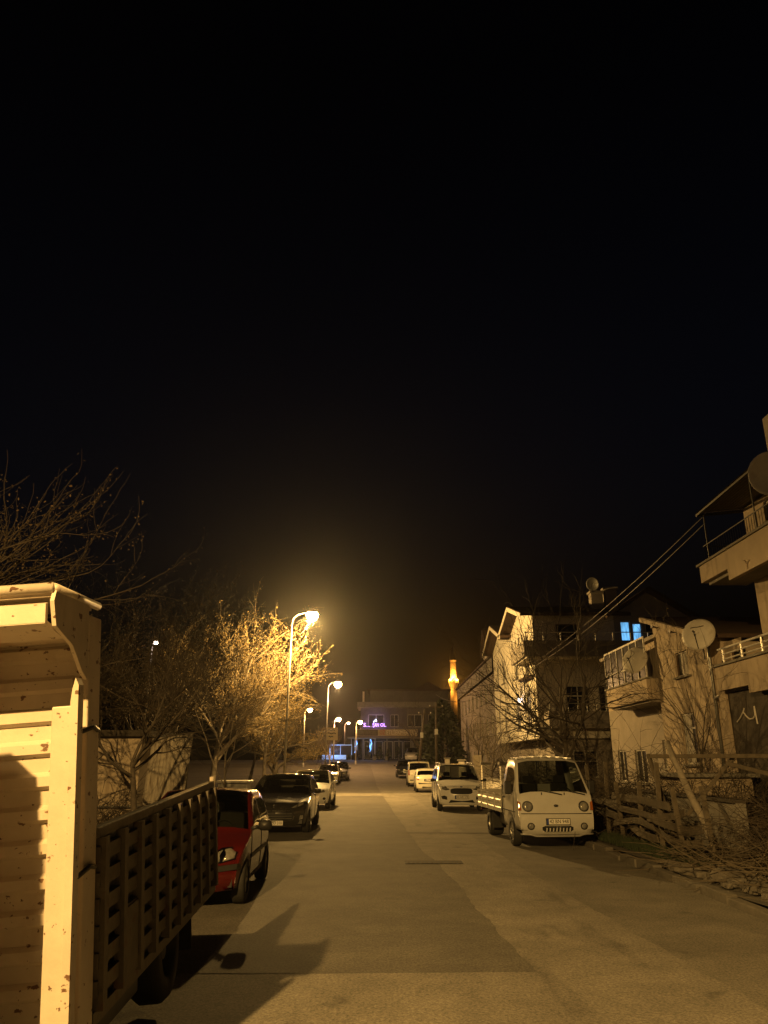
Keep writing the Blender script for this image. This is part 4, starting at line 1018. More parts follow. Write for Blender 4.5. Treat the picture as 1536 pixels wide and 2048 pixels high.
wbox(hC, 'balcony_floor', 'plaster_grey', 9.75, 10.59, 28.1, 33.05, 3.90, 4.02); wbox(hC, 'coping', 'concrete', 9.55, 9.80, 27.9, 33.3, 4.72, 4.77)
gl = MB()
for y in [28.05 + .86 * k for k in range(7)]: gl.box(9.64, 9.69, y - .025, y + .025, 4.77, 6.2)
gl.box(9.64, 9.69, 28.03, 33.2, 5.28, 5.33).box(9.64, 9.69, 28.03, 33.2, 6.2, 6.27); fo = gl.build('glazing_frame', 'window_frame', hC, world=True)
pn = MB(); pn.poly([(9.67, 33.2, 4.77), (9.67, 28.05, 4.77), (9.67, 28.05, 6.2), (9.67, 33.2, 6.2)]); pn.build('glazing', 'window_glass', hC, world=True)
wbox(hC, 'roof', 'plaster_grey', 10.4, 16, 27.85, 36.6, 6.36, 6.5)

# ---- three-storey house with gables
hD = thing('gabled_house', 'three-storey white house with two gables, dark balconies and a lit blue window', 'house', (12, 50, .1))
X = 8.38; Y0 = 42.2; EZ = 9.7
facade(hD, 'wall', 'plaster_white', (X, 58.2, 3.2), (0, -1, 0), MX, 16, EZ - 3.2,
       [(1.2, 2.6, .6, 2.2), (4.0, 5.4, .6, 2.2), (9.0, 10.6, .5, 2.6, {'mull': 1}), (12.6, 14.2, .4, 2.5), (1.2, 2.6, 3.8, 5.3), (4.0, 5.4, 3.8, 5.3), (9.2, 10.4, 3.6, 5.4), (13.0, 14.4, 3.5, 5.6, {'mull': 1})])
facade(hD, 'wall', 'plaster', (X, Y0, 3.2), (1, 0, 0), MY, 4.6, EZ - 3.2, [(1.3, 2.5, 4.5, 6.0, {'mull': 0, 'frame': 'window_brown'}), (1.6, 2.9, 1.2, 2.6, {'bar': .6}), (3.4, 4.2, 1.2, 2.6)])
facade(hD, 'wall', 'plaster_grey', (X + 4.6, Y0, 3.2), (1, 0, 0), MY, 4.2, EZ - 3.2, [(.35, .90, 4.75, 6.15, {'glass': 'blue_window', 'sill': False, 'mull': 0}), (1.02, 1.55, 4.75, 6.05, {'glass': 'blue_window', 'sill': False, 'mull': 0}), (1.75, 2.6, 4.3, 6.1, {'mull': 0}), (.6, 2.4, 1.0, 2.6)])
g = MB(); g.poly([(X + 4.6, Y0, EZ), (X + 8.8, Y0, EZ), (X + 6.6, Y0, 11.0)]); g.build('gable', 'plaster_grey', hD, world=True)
facade(hD, 'ground_floor', 'plaster_grey', (X + .9, 58, 0), (0, -1, 0), MX, 15.2, 3.2, [(9, 10.6, .9, 2.2), (12, 13.4, .9, 2.2)])
facade(hD, 'ground_floor', 'plaster_grey', (X + .9, Y0 + .6, 0), (1, 0, 0), MY, 7.9, 3.2, [(1.0, 2.3, 1.0, 2.4, {'bar': .6}), (3.6, 5.0, 1.0, 2.4)])
wbox(hD, 'storey_slab', 'plaster_white', X, X + 8.8, Y0 + .002, 58.2, 3.02, 3.198)
for (ya, yb, zt) in ((42.2, 50.0, 10.75), (50.0, 58.2, 10.95)):     # two gables to the street
    ym = (ya + yb) / 2
    g = MB(); g.poly([(X, yb, EZ), (X, ya, EZ), (X, ym, zt)]); g.build('gable', 'plaster_white', hD, world=True)
    for (a, b) in ((ya, ym), (yb, ym)):
        s_ = MB(); s = .55 * (1 if a < b else -1); k = (zt - EZ) / abs(ym - a)
        z0_ = EZ - .55 * k
        lo = (a - s, z0_); up = (b, zt)
        s_.prism([(X - .75, lo[0], lo[1] + .02), (X - .75, up[0], up[1] + .02), (X - .75, up[0], up[1] + .20), (X - .75, lo[0], lo[1] + .20)], (6.2 if ya < 43 else 9, 0, 0))
        fix_normals(s_.build('roof', 'roof_tile', hD, world=True))
        b_ = MB(); b_.prism([(X - .78, lo[0], lo[1] - .10), (X - .78, up[0], up[1] - .10), (X - .78, up[0], up[1] + .16), (X - .78, lo[0], lo[1] + .16)], (.028, 0, 0)); fix_normals(b_.build('barge_board', 'plaster', hD, world=True))
r_ = MB(); r_.prism([(X + 4.1, Y0 - .6, 9.45), (X + 6.6, Y0 - .6, 11.05), (X + 6.6, Y0 - .6, 11.25), (X + 4.1, Y0 - .6, 9.65)], (0, 12, 0)); fix_normals(r_.build('roof', 'roof_tile', hD, world=True))
r_ = MB(); r_.prism([(X + 9.3, Y0 - .6, 9.35), (X + 6.6, Y0 - .6, 11.05), (X + 6.6, Y0 - .6, 11.25), (X + 9.3, Y0 - .6, 9.55)], (0, 12, 0)); fix_normals(r_.build('roof', 'roof_tile', hD, world=True))
for i, (x, y, h) in enumerate(((12.75, 44.5, 11.4), (13.7, 44.8, 11.7))):
    ck = MB(); ck.box(x - .35, x + .35, y - .3, y + .3, 9.8, h).box(x - .42, x + .42, y - .37, y + .37, h + .001, h + .14); ck.build('chimney', 'plaster_grey', hD, world=True)
bt = MB(); bt.box(7.55, 16.5, 40.7, 40.85, 7.22, 8.05).box(7.55, 7.7, 40.85, 45.2, 7.22, 8.05).box(7.7, X, 45.05, 45.2, 7.22, 8.05); bt.build('balcony', 'plaster_grey', hD, world=True)
wbox(hD, 'balcony_floor', 'plaster', 7.71, 16.5, 40.86, 42.19, 7.15, 7.30)
wbox(hD, 'balcony_floor', 'plaster', 7.71, X - .003, 42.2, 45.04, 7.15, 7.30)
rl = MB(); rl.tube([(7.62, 45.1, 8.5), (7.62, 40.78, 8.5), (16.5, 40.78, 8.5)], .028, 6)
for k in range(10): rl.box(7.7 + .95*k - .03, 7.7 + .95*k + .03, 40.75, 40.81, 8.05, 8.5)
for k in range(4): rl.box(7.59, 7.65, 41.6 + 1.1*k - .03, 41.6 + 1.1*k + .03, 8.05, 8.5)
rl.build('railing', 'rail_steel', hD, world=True)
b2 = MB(); b2.box(8.7, 12.6, 40.9, 41.02, 3.6, 4.35).box(8.7, 8.82, 41.02, 42.19, 3.6, 4.35); b2.build('balcony', 'plaster_grey', hD, world=True)
wbox(hD, 'balcony_floor', 'plaster_grey', 8.83, 12.6, 41.03, 42.19, 3.5, 3.66)
ra = MB(); ra.tube([(8.75, 40.95, 4.75), (12.6, 40.95, 4.75)], .02, 5)
for k in range(8): ra.tube([(8.76 + .5*k, 40.95, 4.35), (8.76 + .5*k, 40.95, 4.75)], .012, 4)
ra.build('railing', 'metal_grey', hD, world=True)
wbox(hD, 'awning', 'roof_tile', 8.0, X - .003, 42.6, 45.6, 6.3, 6.42)
pl = thing('wall_lamp', 'small pinkish wall lamp glowing on the white gabled house', 'lamp', (8.22, 46.6, 5.35))
MB().lathe([(.02,.13),(.09,.1),(.12,0),(.09,-.1),(.02,-.13)], (0,0,0), 'Z', 12).build('globe', 'white_lamp', pl, smooth=True); MB().box(.06, .15, -.05, .05, -.05, .05).build('bracket', 'metal_dark', pl)
lamp_light('lamp_light', (-.15, 0, 0), 14, (1, .72, .5), pl, .08)
dish('small dark satellite dish on the roof of the gabled house', (12.6, 44.4, 12.0), .38, R(150), R(15), 'metal_dark')

# ---- row of houses beyond, with a dormer
hE = thing('terrace_house', 'dim brown terrace with a pale attic band and a pointed dormer beyond the gabled house', 'house', (12, 76, .3))
facade(hE, 'wall', 'plaster_grey', (9, 91, .3), (0, -1, 0), MX, 30, 8.4, [(2+3.4*k, 3.4+3.4*k, 1.0+2.7*j, 2.4+2.7*j) for k in range(8) for j in range(3)])
facade(hE, 'attic_band', 'concrete', (8.7, 91.3, 8.72), (0, -1, 0), MX, 30, 1.1, [(2.4+4.2*k, 3.2+4.2*k, .25, .85, {'mull': 0, 'sill': False}) for k in range(7)])
wbox(hE, 'roof', 'roof_tile', 8.5, 15, 61.0, 91.5, 9.83, 9.98)
wbox(hE, 'wall', 'plaster_grey', 9.01, 15, 61, 61.2, .2, 9.8)
g = MB(); g.prism([(9.2, 66.5, 9.98), (9.2, 70.0, 9.98), (9.2, 70, 11.2), (9.2, 68.25, 13.0), (9.2, 66.5, 11.2)], (4, 0, 0)); fix_normals(g.build('dormer', 'plaster', hE, world=True))
for s in (-1, 1):
    g = MB(); g.prism([(8.9, 68.25, 13.05), (8.9, 68.25 + s*2.2, 10.8), (8.9, 68.25 + s*2.2, 10.95), (8.9, 68.25, 13.2)], (4.4, 0, 0)); fix_normals(g.build('dormer_roof', 'roof_tile', hE, world=True))

# ---- restaurant closing the street
GR = gz(118)
hS = thing('restaurant_building', 'dark flat-roofed restaurant building with lit signs closing the end of the street', 'building', (2, 122, GR))
facade(hS, 'wall', 'dark_wall', (-3.6, 119.0, GR), (1, 0, 0), MY, 13.5, 3.2, [(.6+1.5*k, 1.9+1.5*k, .2, 2.7, {'mull': 0, 'sill': False}) for k in range(8)])
facade(hS, 'upper_wall', 'dim_render', (-3.6, 119.0, GR + 3.2), (1, 0, 0), MY, 13.5, 4.4, [(1.2, 3.6, 1.6, 3.4), (4.6, 5.8, 1.6, 3.4), (7.2, 9.4, 1.6, 3.4), (10.4, 12, 1.6, 3.4)])
wbox(hS, 'ledge', 'concrete', -4.1, 10.2, 118.2, 126, GR + 7.61, GR + 8.45)
wbox(hS, 'top_floor', 'dim_render', -2.2, 10, 119.6, 126, GR + 8.46, GR + 10.2)
wbox(hS, 'top_roof', 'roof_tile', -2.6, 10.4, 119.2, 126.4, GR + 10.21, GR + 10.45)
g = MB(); g.prism([(4.6, 121, GR+10.46), (9.4, 121, GR+10.46), (7.0, 121, GR+11.8)], (0, 5, 0)); fix_normals(g.build('roof', 'roof_tile', hS, world=True))
wbox(hS, 'wall', 'dim_render', -3.6, -3.4, 119.01, 126, GR, GR + 7.6)
wbox(hS, 'porch_roof', 'concrete', -5.4, 6.2, 115.0, 118.98, GR + 3.02, GR + 3.2)
for k in range(7): wbox(hS, 'porch_post', 'concrete', -4.9 + 1.75*k, -4.72 + 1.75*k, 115.2, 115.38, GR, GR + 3.0)
bs = MB(); bs.box(-4.2, 5.0, 116.2, 116.35, GR + 3.35, GR + 4.35); bo = bs.build('shop_sign', 'sign_board', hS, world=True)
def sgn(txt, size, x, z, m, wd, name='sign_lettering', y=116.17, par=None):
    return text_mesh(txt, size, name, m, hS, Matrix.Translation(-hS.location) @ Matrix.Translation((x, y, z)) @ FACE, .02, wd)
sgn('ETLİEKMEK', .86, 2.0, GR + 3.85, 'sign_cream', 3.3); sgn('IZGA', .86, 4.3, GR + 3.85, 'sign_cream', 1.15); sgn('ÖZ', .86, -.25, GR + 3.85, 'sign_red', .8)
bs = MB(); bs.box(-3.95, -.9, 116.165, 116.195, GR + 3.42, GR + 4.28); bs.build('sign_panel', 'wood_old', hS, world=True)
for k in range(3):
    bs = MB(); bs.box(-3.7 + .95*k, -3.0 + .95*k, 116.13, 116.16, GR + 3.6, GR + 4.1); bs.build('sign_picture', 'slat_paint', hS, world=True)
wbox(hS, 'blade_sign', 'plaster', -3.3, -3.02, 118.3, 118.9, GR + 8.46, GR + 10.0)
nz = thing('neon_sign', 'violet neon lettering with a small white emblem on the restaurant wall', 'sign', (-1.6, 118.75, GR + 4.75))
text_mesh('S...', .8, 'neon_letter', 'neon_violet', nz, Matrix.Translation((-1.05, 0, .3)) @ FACE, .03, .95)
text_mesh('ŞAN', .72, 'neon_letter', 'neon_violet', nz, Matrix.Translation((.35, 0, .3)) @ FACE, .03, .95)
text_mesh('OL.', .72, 'neon_letter', 'neon_violet', nz, Matrix.Translation((1.5, 0, .3)) @ FACE, .03, .9)
mb = MB(); mb.tube([(0, 0, .75), (.22, 0, .95), (.42, 0, 1.15), (.30, 0, .98), (.5, 0, .92)], .09, 6); mb.build('neon_emblem', 'neon_white', nz)
lamp_light('lamp_light', (.2, -.9, .6), 90, (.55, .35, 1.0), nz, .2)
MB().box(-1.6, 2.1, .1, .16, .2, .26).build('mounting_rail', 'metal_dark', nz)
for i, (x, wv, lab) in enumerate(((-4.15, .10, 'blue neon tube figure at the left end of the restaurant porch'), (-2.0, .08, 'blue neon tube figure by the striped restaurant window'))):
    n_ = thing('neon_tube', lab, 'sign', (x, 115.6, GR + 1.0)); mb = MB()
    mb.tube([(-.15, 0, 0), (.05, 0, .5), (-.05, 0, .9), (.2, 0, 1.3), (0, 0, 1.9)], .07, 6); mb.build('tube', 'neon_blue', n_); MB().box(-.2, .25, .08, .12, -.1, 2.0).build('backplate', 'metal_dark', n_)
    lamp_light('lamp_light', (0, -.5, 1.0), 80, (.25, .5, 1.0), n_, .2)
lk = thing('lit_kiosk', 'low glass kiosk with a blue lit counter left of the restaurant', 'kiosk', (-8.0, 112, gz(112)))
MB().box(-.8, 2.6, 0, .5, .15, .75).build('lit_counter', 'lit_panel', lk)
kf = MB(); kf.tube([(.3, 0, .75), (.3, 0, 2.1), (3.4, 0, 2.1), (3.4, 0, .75)], .06, 5); kf.tube([(1.8, 0, .75), (1.8, 0, 2.1)], .03, 5); kf.build('glass_frame', 'lit_panel', lk)
MB().poly([(.3, .03, .75), (3.4, .03, .75), (3.4, .03, 2.1), (.3, .03, 2.1)]).build('glass', 'window_glass', lk)
lamp_light('lamp_light', (1.0, -.6, 1.4), 110, (.3, .5, 1.0), lk, .3)

# ---- minaret, floodlit from its balcony
mn = thing('minaret', 'slim minaret glowing orange under floodlights far behind the houses', 'minaret', (25.4, 280, 0))
MB().lathe([(1.56, 0), (1.48, 14), (1.21, 15), (1.17, 27.2)], (0, 0, 0), 'Z', 12).build('lower_shaft', 'minaret_stone', mn)
MB().lathe([(1.17, 27.2), (1.33, 27.5), (1.56, 28.3), (1.87, 28.9), (1.87, 29.1)], (0, 0, 0), 'Z', 16).build('balcony', 'minaret_stone', mn)
MB().lathe([(1.87, 29.1), (1.87, 30.1), (1.79, 30.1), (1.79, 29.12)], (0, 0, 0), 'Z', 16).build('parapet', 'minaret_stone', mn)
MB().lathe([(1.11, 29.1), (1.08, 36.6), (1.26, 36.9), (1.26, 37.2)], (0, 0, 0), 'Z', 12).build('upper_shaft', 'minaret_stone', mn)
MB().lathe([(1.36, 37.2), (0.94, 39.5), (0.27, 42.2), (0.02, 44.5)], (0, 0, 0), 'Z', 12).build('spire', 'lead_sheet', mn)
for (x, y, z, p) in ((-1.55, -1.6, 29.8, 1500), (1.55, -1.6, 29.8, 1500), (0, -2.4, 30.4, 1900), (-3.0, -2.4, 26.0, 700), (3.0, -2.4, 22.5, 300)):
    f = MB(); f.box(x - .2, x + .2, y - .2, y + .2, z - .2, z); f.build('floodlight', 'metal_dark', mn)
    lamp_light('lamp_light', (x, y, z + .25), p * 2.6, (1.0, .40, .05), mn, .15)

# ---- left side: pale shed with leaning corrugated sheets
sh = thing('pale_shed', 'low pale rendered wall of a shed behind the slatted truck', 'shed', (-8, 20, .1))
wbox(sh, 'wall', 'plaster_tan', -12, -6.05, 19.6, 23, 0, 2.42); wbox(sh, 'roof', 'dark_wall', -12.2, -5.9, 19.4, 23.2, 2.43, 2.58)
MB().tube([(-11, 19.5, .78), (-5.7, 19.5, .80)], .025, 6).build('pipe', 'metal_grey', sh, world=True)
cs = thing('corrugated_sheet', 'streaked white corrugated sheet leaning beside the shed wall', 'metal sheet', (-5.85, 19.2, .1))
mb = MB(); n = 48; vs2 = []
for i in range(n + 1):
    x = 1.02 * i / n; y = .025 * math.cos(i * math.pi / 2); zb = .62 * smoothstep(.72, 1.0, i / n)
    vs2 += [(x, y, zb), (x + .06, y + .35, 2.4 - .12 * (1 - i / n))]
mb.add(vs2, [(2*i, 2*i+2, 2*i+3, 2*i+1) for i in range(n)]); o = mb.build('sheet', 'corrugated', cs); md = o.modifiers.new('thick', 'SOLIDIFY'); md.thickness = .008
MB().bar((.1, .40, 0), (.15, .38, 2.3), .06, .06).bar((.95, .40, .0), (1.0, .38, 2.3), .06, .06).build('prop', 'wood_old', cs)
tb = thing('wheelie_bin', 'grey street bin with a flat lid on the pavement by the black car', 'bin', (-4.85, 26.0, .11))
MB().prism([(-.35, -.4, 0), (.35, -.4, 0), (.45, -.5, 1.05), (-.45, -.5, 1.05)], (0, .9, 0)).build('tub', 'metal_grey', tb); MB().box(-.52, .52, -.56, .5, 1.07, 1.14).build('lid', 'galvanised', tb, bevel=.02)

# ---- right side: gate pillars, low white wall, sheet fence, garden wall
def pillar(x, y, label):
    t = thing('gate_pillar', label, 'pillar', (x, y, .12), group='white gate pillars')
    MB().box(-.2, .2, -.2, .2, 0, 1.55).build('shaft', 'plaster_white', t, bevel=.01); MB().box(-.27, .27, -.27, .27, 1.552, 1.68).build('cap', 'concrete', t, bevel=.02)
pillar(5.25, 41.0, 'white gate pillar farther up the low garden wall behind the van'); pillar(5.3, 34.8, 'white gate pillar right behind the flatbed truck cab')
lw = thing('garden_wall', 'low white garden wall with a coping between the gate pillars', 'wall', (5.3, 37, .12))
MB().box(-.08, .08, -7.0, -2.45, 0, .85).box(-.08, .08, -1.95, 3.75, 0, .85).build('wall', 'plaster_white', lw); MB().box(-.14, .14, -1.97, 3.75, .852, .93).box(-.14, .14, -7, -2.43, .852, .93).build('coping', 'concrete', lw)
sf = thing('sheet_fence', 'upright brown corrugated sheet fence panel beyond the gate pillars', 'fence', (5.3, 44.5, .12))
mb = MB(); n = 30; vs2 = []
for i in range(n + 1): vs2 += [(.05 * (i % 2), -1.6 + 4.2 * i / n, 0), (.05 * (i % 2), -1.6 + 4.2 * i / n, 2.05)]
mb.add(vs2, [(2*i, 2*i+2, 2*i+3, 2*i+1) for i in range(n)]); mb.build('panel', 'slat_paint', sf); MB().box(.06, .12, -1.6, 2.6, .4, .5).box(.06, .12, -1.6, 2.6, 1.5, 1.6).build('rail', 'wood_old', sf)
gw = thing('boundary_wall', 'long dim boundary wall behind the parked vans', 'wall', (5.6, 60, .12))
MB().box(-.1, .1, -13, 20, 0, 1.4).build('wall', 'plaster_grey', gw); MB().box(-.16, .16, -13, 20, 1.402, 1.5).build('coping', 'concrete', gw)
for y in (54, 66): 
    t = thing('wall_pillar', ('nearer' if y < 60 else 'farther') + ' square pillar along the dim boundary wall', 'pillar', (5.35, y, gz(y) + .1)); MB().box(-.25, .12, -.25, .25, 0, 1.75).build('shaft', 'plaster', t); MB().box(-.33, .2, -.33, .33, 1.752, 1.87).build('cap', 'concrete', t)

# ---- utility poles and cables
def upole(x, y, h, dx, label, m='wood_old'):
    t = thing('utility_pole', label, 'utility pole', (x, y, gz(y)), group='utility poles')
    MB().tube([(0, 0, 0), (dx, 0, h)], [.14, .09], 8).build('pole', m, t, smooth=True); MB().box(dx - .7, dx + .7, -.05, .05, h - .5, h - .38).build('crossarm', 'wood_old', t)
    for s in (-.6, 0, .6): MB().lathe([(.03, 0), (.05, .05), (.04, .12), (.01, .14)], (dx + s, 0, h - .38), 'Z', 8).build('insulator', 'plate', t)
    MB().box(dx*.55 - .15, dx*.55 + .15, -.28, -.12, h*.56, h*.56 + .5).build('junction_box', 'galvanised', t)
upole(4.95, 75, 6.8, .1, 'upright utility pole right of the dark parked car'); upole(3.35, 78, 6.2, .75, 'leaning utility pole left of the upright one')
def cable(label, a, b, sag, r=.012):
    a, b = Vector(a), Vector(b); pts = [a.lerp(b, k/16) - Vector((0, 0, sag * 4 * (k/16) * (1 - k/16))) for k in range(17)]
    c = thing('overhead_cable', label, 'cable', a, group='overhead cables'); MB().tube(pts, r, 5).build('wire', 'cable', c, world=True)
cable('upper of two cables from the canopy post to the gabled house', (9.6, 21.5, 8.82), (8.3, 42.1, 7.0), .25); cable('lower of two cables from the canopy post to the gabled house', (9.6, 21.4, 8.60), (8.3, 42.15, 6.8), .3)
cable('slack cable hanging between the upright utility pole and the terrace', (5.05, 75, 8.0), (8.95, 64, 7.6), .9, .03)
MATS['cable'].node_tree.nodes['Principled BSDF'].inputs['Roughness'].default_value = .35

# ---------------------------------------------------------------- plants
def rnd_dir(rng, d, ang):
    d = d.normalized(); a = d.orthogonal().normalized(); b = d.cross(a); t = rng.uniform(0, 2 * math.pi)
    return (d * math.cos(ang) + (a * math.cos(t) + b * math.sin(t)) * math.sin(ang)).normalized()
def grow(rng, p, d, L, r, depth, C, out):
    n = C.get('segs', 5); pts = [p.copy()]; rad = [r]
    r1 = r * C.get('taper', .5)
    for k in range(n):
        d = (d + Vector((rng.gauss(0, 1), rng.gauss(0, 1), rng.gauss(0, 1))) * C['wig'][min(depth, len(C['wig']) - 1)] + Vector(C['trop'][min(depth, len(C['trop']) - 1)])).normalized()
        p = p + d * L / n; pts.append(p.copy()); rad.append(r + (r1 - r) * (k + 1) / n)
    out.append((depth, pts, rad))
    if depth >= C['maxd']: return
    nc = C['nch'][depth]
    for i in range(nc):
        tt = C['t0'][depth] + (1 - C['t0'][depth]) * (i + rng.random()) / nc
        if i == nc - 1: tt = 1.0
        j = min(n - 1, int(tt * n)); q = pts[j].lerp(pts[j + 1], tt * n - j)
        dd = (pts[j + 1] - pts[j]).normalized()
        ang = C['ang'][depth] * rng.uniform(.7, 1.25) * (.5 if i == nc - 1 else 1)
        nd = rnd_dir(rng, dd, ang)
        grow(rng, q, nd, L * C['len'][depth] * rng.uniform(.75, 1.2), max(C['rmin'], rad[j] * C['rr'][depth]), depth + 1, C, out)
def leaves(mb, rng, pts, n, size, spread, droop=.5):
    for _ in range(n):
        j = rng.randrange(len(pts) - 1); p = pts[j].lerp(pts[j + 1], rng.random()) + Vector((rng.gauss(0, spread), rng.gauss(0, spread), rng.gauss(0, spread) - spread * droop))
        L = size * rng.uniform(.6, 1.3); a = Vector((rng.gauss(0, 1), rng.gauss(0, 1), rng.gauss(0, 1) - 1.0)).normalized(); b = rnd_dir(rng, a, math.pi / 2)
        q = p + a * L; c = b * L * .28; m_ = p + a * L * .45
        mb.add([p, m_ + c, q, m_ - c], [(0, 1, 2, 3)])
def tree(name, label, cat, base, d0, L0, r0, C, seed, tm='bark', cm='twig', lm=None, nleaf=0, lsize=.07, lspread=.06, tdepth=1, group=None, leaf_filter=None):
    rng = random.Random(seed); t = thing(name, label, cat, base, group=group); out = []
    grow(rng, Vector((0, 0, -.15)), Vector(d0).normalized(), L0, r0, 0, C, out)
    A = MB(); Bm = MB()
    for depth, pts, rad in out:
        if depth <= tdepth: A.tube(pts, rad, 8 if depth == 0 else 6, cap=(depth == 0))
        else: Bm.tube(pts, rad, 4 if depth < C['maxd'] else 3, cap=False)
    A.build('trunk', tm, t, smooth=True); cr = Bm.build('crown', cm, t, smooth=True)
    if nleaf:
        Lf = MB()
        for depth, pts, rad in out:
            if depth >= C['maxd'] - 1:
                k = nleaf
                if leaf_filter: k = int(nleaf * leaf_filter(pts[-1]))
                if k: leaves(Lf, rng, pts, k, lsize, lspread)
        Lf.build('foliage', lm, t)
    return t
BARE = dict(maxd=4, nch=[5, 5, 5, 4], t0=[.55, .3, .25, .2], ang=[.75, .7, .65, .6], len=[1.15, .62, .58, .55], rr=[.62, .55, .5, .5], rmin=.006,
            wig=[.05, .13, .16, .2, .2], trop=[(0, 0, .05), (0, 0, .05), (0, 0, .04), (0, 0, .02), (0, 0, 0)])
FRUIT = dict(BARE, nch=[7, 6, 6, 5], ang=[.95, .75, .7, .6], t0=[.72, .25, .2, .2], len=[1.55, .62, .55, .5], trop=[(0,0,.02),(0,0,.07),(0,0,.07),(0,0,.04),(0,0,0)], rmin=.008)
tree('fruit_tree', 'wide bare fruit tree spreading dark branches behind the flatbed truck', 'tree', (6.35, 27.2, .12), (.05, 0, 1), 2.5, .17, FRUIT, 11, 'bark', 'twig_dark')
BIG = dict(maxd=4, nch=[8, 7, 6, 5], t0=[.45, .2, .2, .2], ang=[.75, .65, .6, .6], len=[1.25, .62, .55, .5], rr=[.6, .5, .5, .5], rmin=.006,
           wig=[.05, .10, .14, .16, .18], trop=[(.02,0,.03), (.05,0,.07), (.03,0,.05), (.02,0,.03), (0,0,.02)])
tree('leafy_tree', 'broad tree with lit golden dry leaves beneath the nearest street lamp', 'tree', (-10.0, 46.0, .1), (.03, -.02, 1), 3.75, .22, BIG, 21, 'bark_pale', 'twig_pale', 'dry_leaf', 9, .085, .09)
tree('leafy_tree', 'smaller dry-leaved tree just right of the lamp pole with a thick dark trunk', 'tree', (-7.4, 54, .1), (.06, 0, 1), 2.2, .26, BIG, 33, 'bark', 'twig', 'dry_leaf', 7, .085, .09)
tree('leafy_tree', 'dim dry-leaved tree left of the golden one above the shed corner', 'tree', (-9.3, 31.0, .1), (-.04, 0, 1), 3.1, .17, BIG, 37, 'bark', 'twig_dark', 'dry_leaf_shaded', 6, .07, .09)
LOW = dict(BARE, nch=[6, 6, 5, 4], ang=[1.05, .8, .7, .6], t0=[.8, .25, .2, .2], len=[1.0, .6, .55, .5])
tree('bare_tree', 'dark forked bare tree in front of the pale shed wall', 'tree', (-5.05, 16.6, .1), (.02, 0, 1), 1.9, .09, LOW, 5, 'bark', 'twig_dark')
tree('bare_tree', 'white-barked slim bare tree on the left pavement', 'tree', (-4.95, 25.2, .1), (-.18, 0, 1), 2.1, .05, BARE, 8, 'bark_pale', 'twig')
for i, (x, y, h, sd, lab) in enumerate(((-9.6, 21, 2.6, 51, 'dark bare tree above the shed roof'), (-12.0, 28, 3.0, 52, 'tall dark bare tree far to the left behind the shed'), (-9.5, 36, 3.0, 53, 'dark bare tree between the two leafy trees'), (-7.6, 50, 3.0, 54, 'dim bare tree right of the lamp pole in the distance'), (-10.5, 62, 3.2, 55, 'hazy bare tree far left of the sign board'))):
    tree('bare_tree', lab, 'tree', (x, y, .1 + gz(y)), (.03, 0, 1), h, .15, BARE, sd, 'bark', 'twig_dark', 'dry_leaf_shaded' if i < 3 else None, 4 if i < 3 else 0, .06, .08)
NEAR = dict(maxd=4, nch=[7, 7, 6, 4], t0=[.5, .3, .2, .2], ang=[.9, .6, .6, .55], len=[1.05, .62, .52, .5], rr=[.6, .5, .5, .5], rmin=.005,
            wig=[.04, .09, .12, .14, .15], trop=[(.02,0,.02), (.10,0,.03), (.06,0,.07), (.02,0,.06), (0,0,.04)])
tree('overhanging_tree', 'near tree with brown dead leaves hanging over the farm truck headboard', 'tree', (-10.2, 12.3, .1), (.0, 0, 1), 3.5, .20, NEAR, 61, 'bark', 'twig_dark', 'dry_leaf_shaded', 6, .045, .05)  # leaf and twig colours lowered to make this tree look dimly lit
tree('lit_bush', 'bare bush glowing pink under the low street lamp', 'bush', (-6.6, 96, gz(96)), (0, 0, 1), 1.2, .1, dict(BARE, nch=[7, 6, 5, 4], ang=[.5, .4, .4, .4], rmin=.02, len=[1.7, .6, .55, .5]), 71, 'bark_pale', 'twig')
tree('slim_tree', 'slim bare tree leaning in front of the restaurant', 'tree', (3.9, 86, gz(86)), (.1, 0, 1), 3.0, .12, BARE, 73, 'bark', 'twig_dark')
tree('bare_tree', 'bare tree growing by the terrace beyond the sheet fence', 'tree', (7.0, 57, .1), (0, 0, 1), 2.2, .13, BARE, 75, 'bark', 'twig')
tree('bare_tree', 'reddish bare tree beside the gabled house corner', 'tree', (6.6, 49, .1), (0, 0, 1), 1.9, .11, BARE, 77, 'bark', 'twig')
tree('sapling', 'thin bare sapling growing up the narrow house wall', 'tree', (9.0, 22.6, .1), (.02, 0, 1), 2.2, .045, dict(BARE, nch=[5, 4, 3, 2], ang=[.5, .5, .5, .5]), 79, 'bark', 'twig')
def evergreen(label, base, h, r, seed, group=None, name='evergreen_tree', n=1500, ls=.22):
    rng = random.Random(seed); t = thing(name, label, 'tree', base, group=group)
    MB().tube([(0, 0, 0), (0, 0, h * .8)], [r * .12, r * .04], 6).build('trunk', 'bark', t)
    mb = MB()
    for _ in range(n):
        z = h * (.12 + .88 * rng.random() ** 1.1); a = rng.uniform(0, 6.283); k = (1 - ((z / h - .12) / .88) ** 1.6)
        rr = r * k * (.55 + .45 * mnoise.noise(Vector((math.cos(a) * 2, math.sin(a) * 2, z * 1.5 + seed))) + .3 * rng.random()); p = Vector((rr * math.cos(a), rr * math.sin(a), z))
        d = Vector((math.cos(a), math.sin(a), rng.uniform(-.3, .9))).normalized(); b = rnd_dir(rng, d, 1.57); L = ls * rng.uniform(.6, 1.3)
        mb.add([p, p + d*L*.5 + b*L*.3, p + d*L, p + d*L*.5 - b*L*.3], [(0, 1, 2, 3)])
    mb.build('crown', 'evergreen', t)
evergreen('big dark evergreen covering the right half of the restaurant', (7.6, 100, gz(100)), 7.6, 3.4, 3, n=2600, ls=.6)
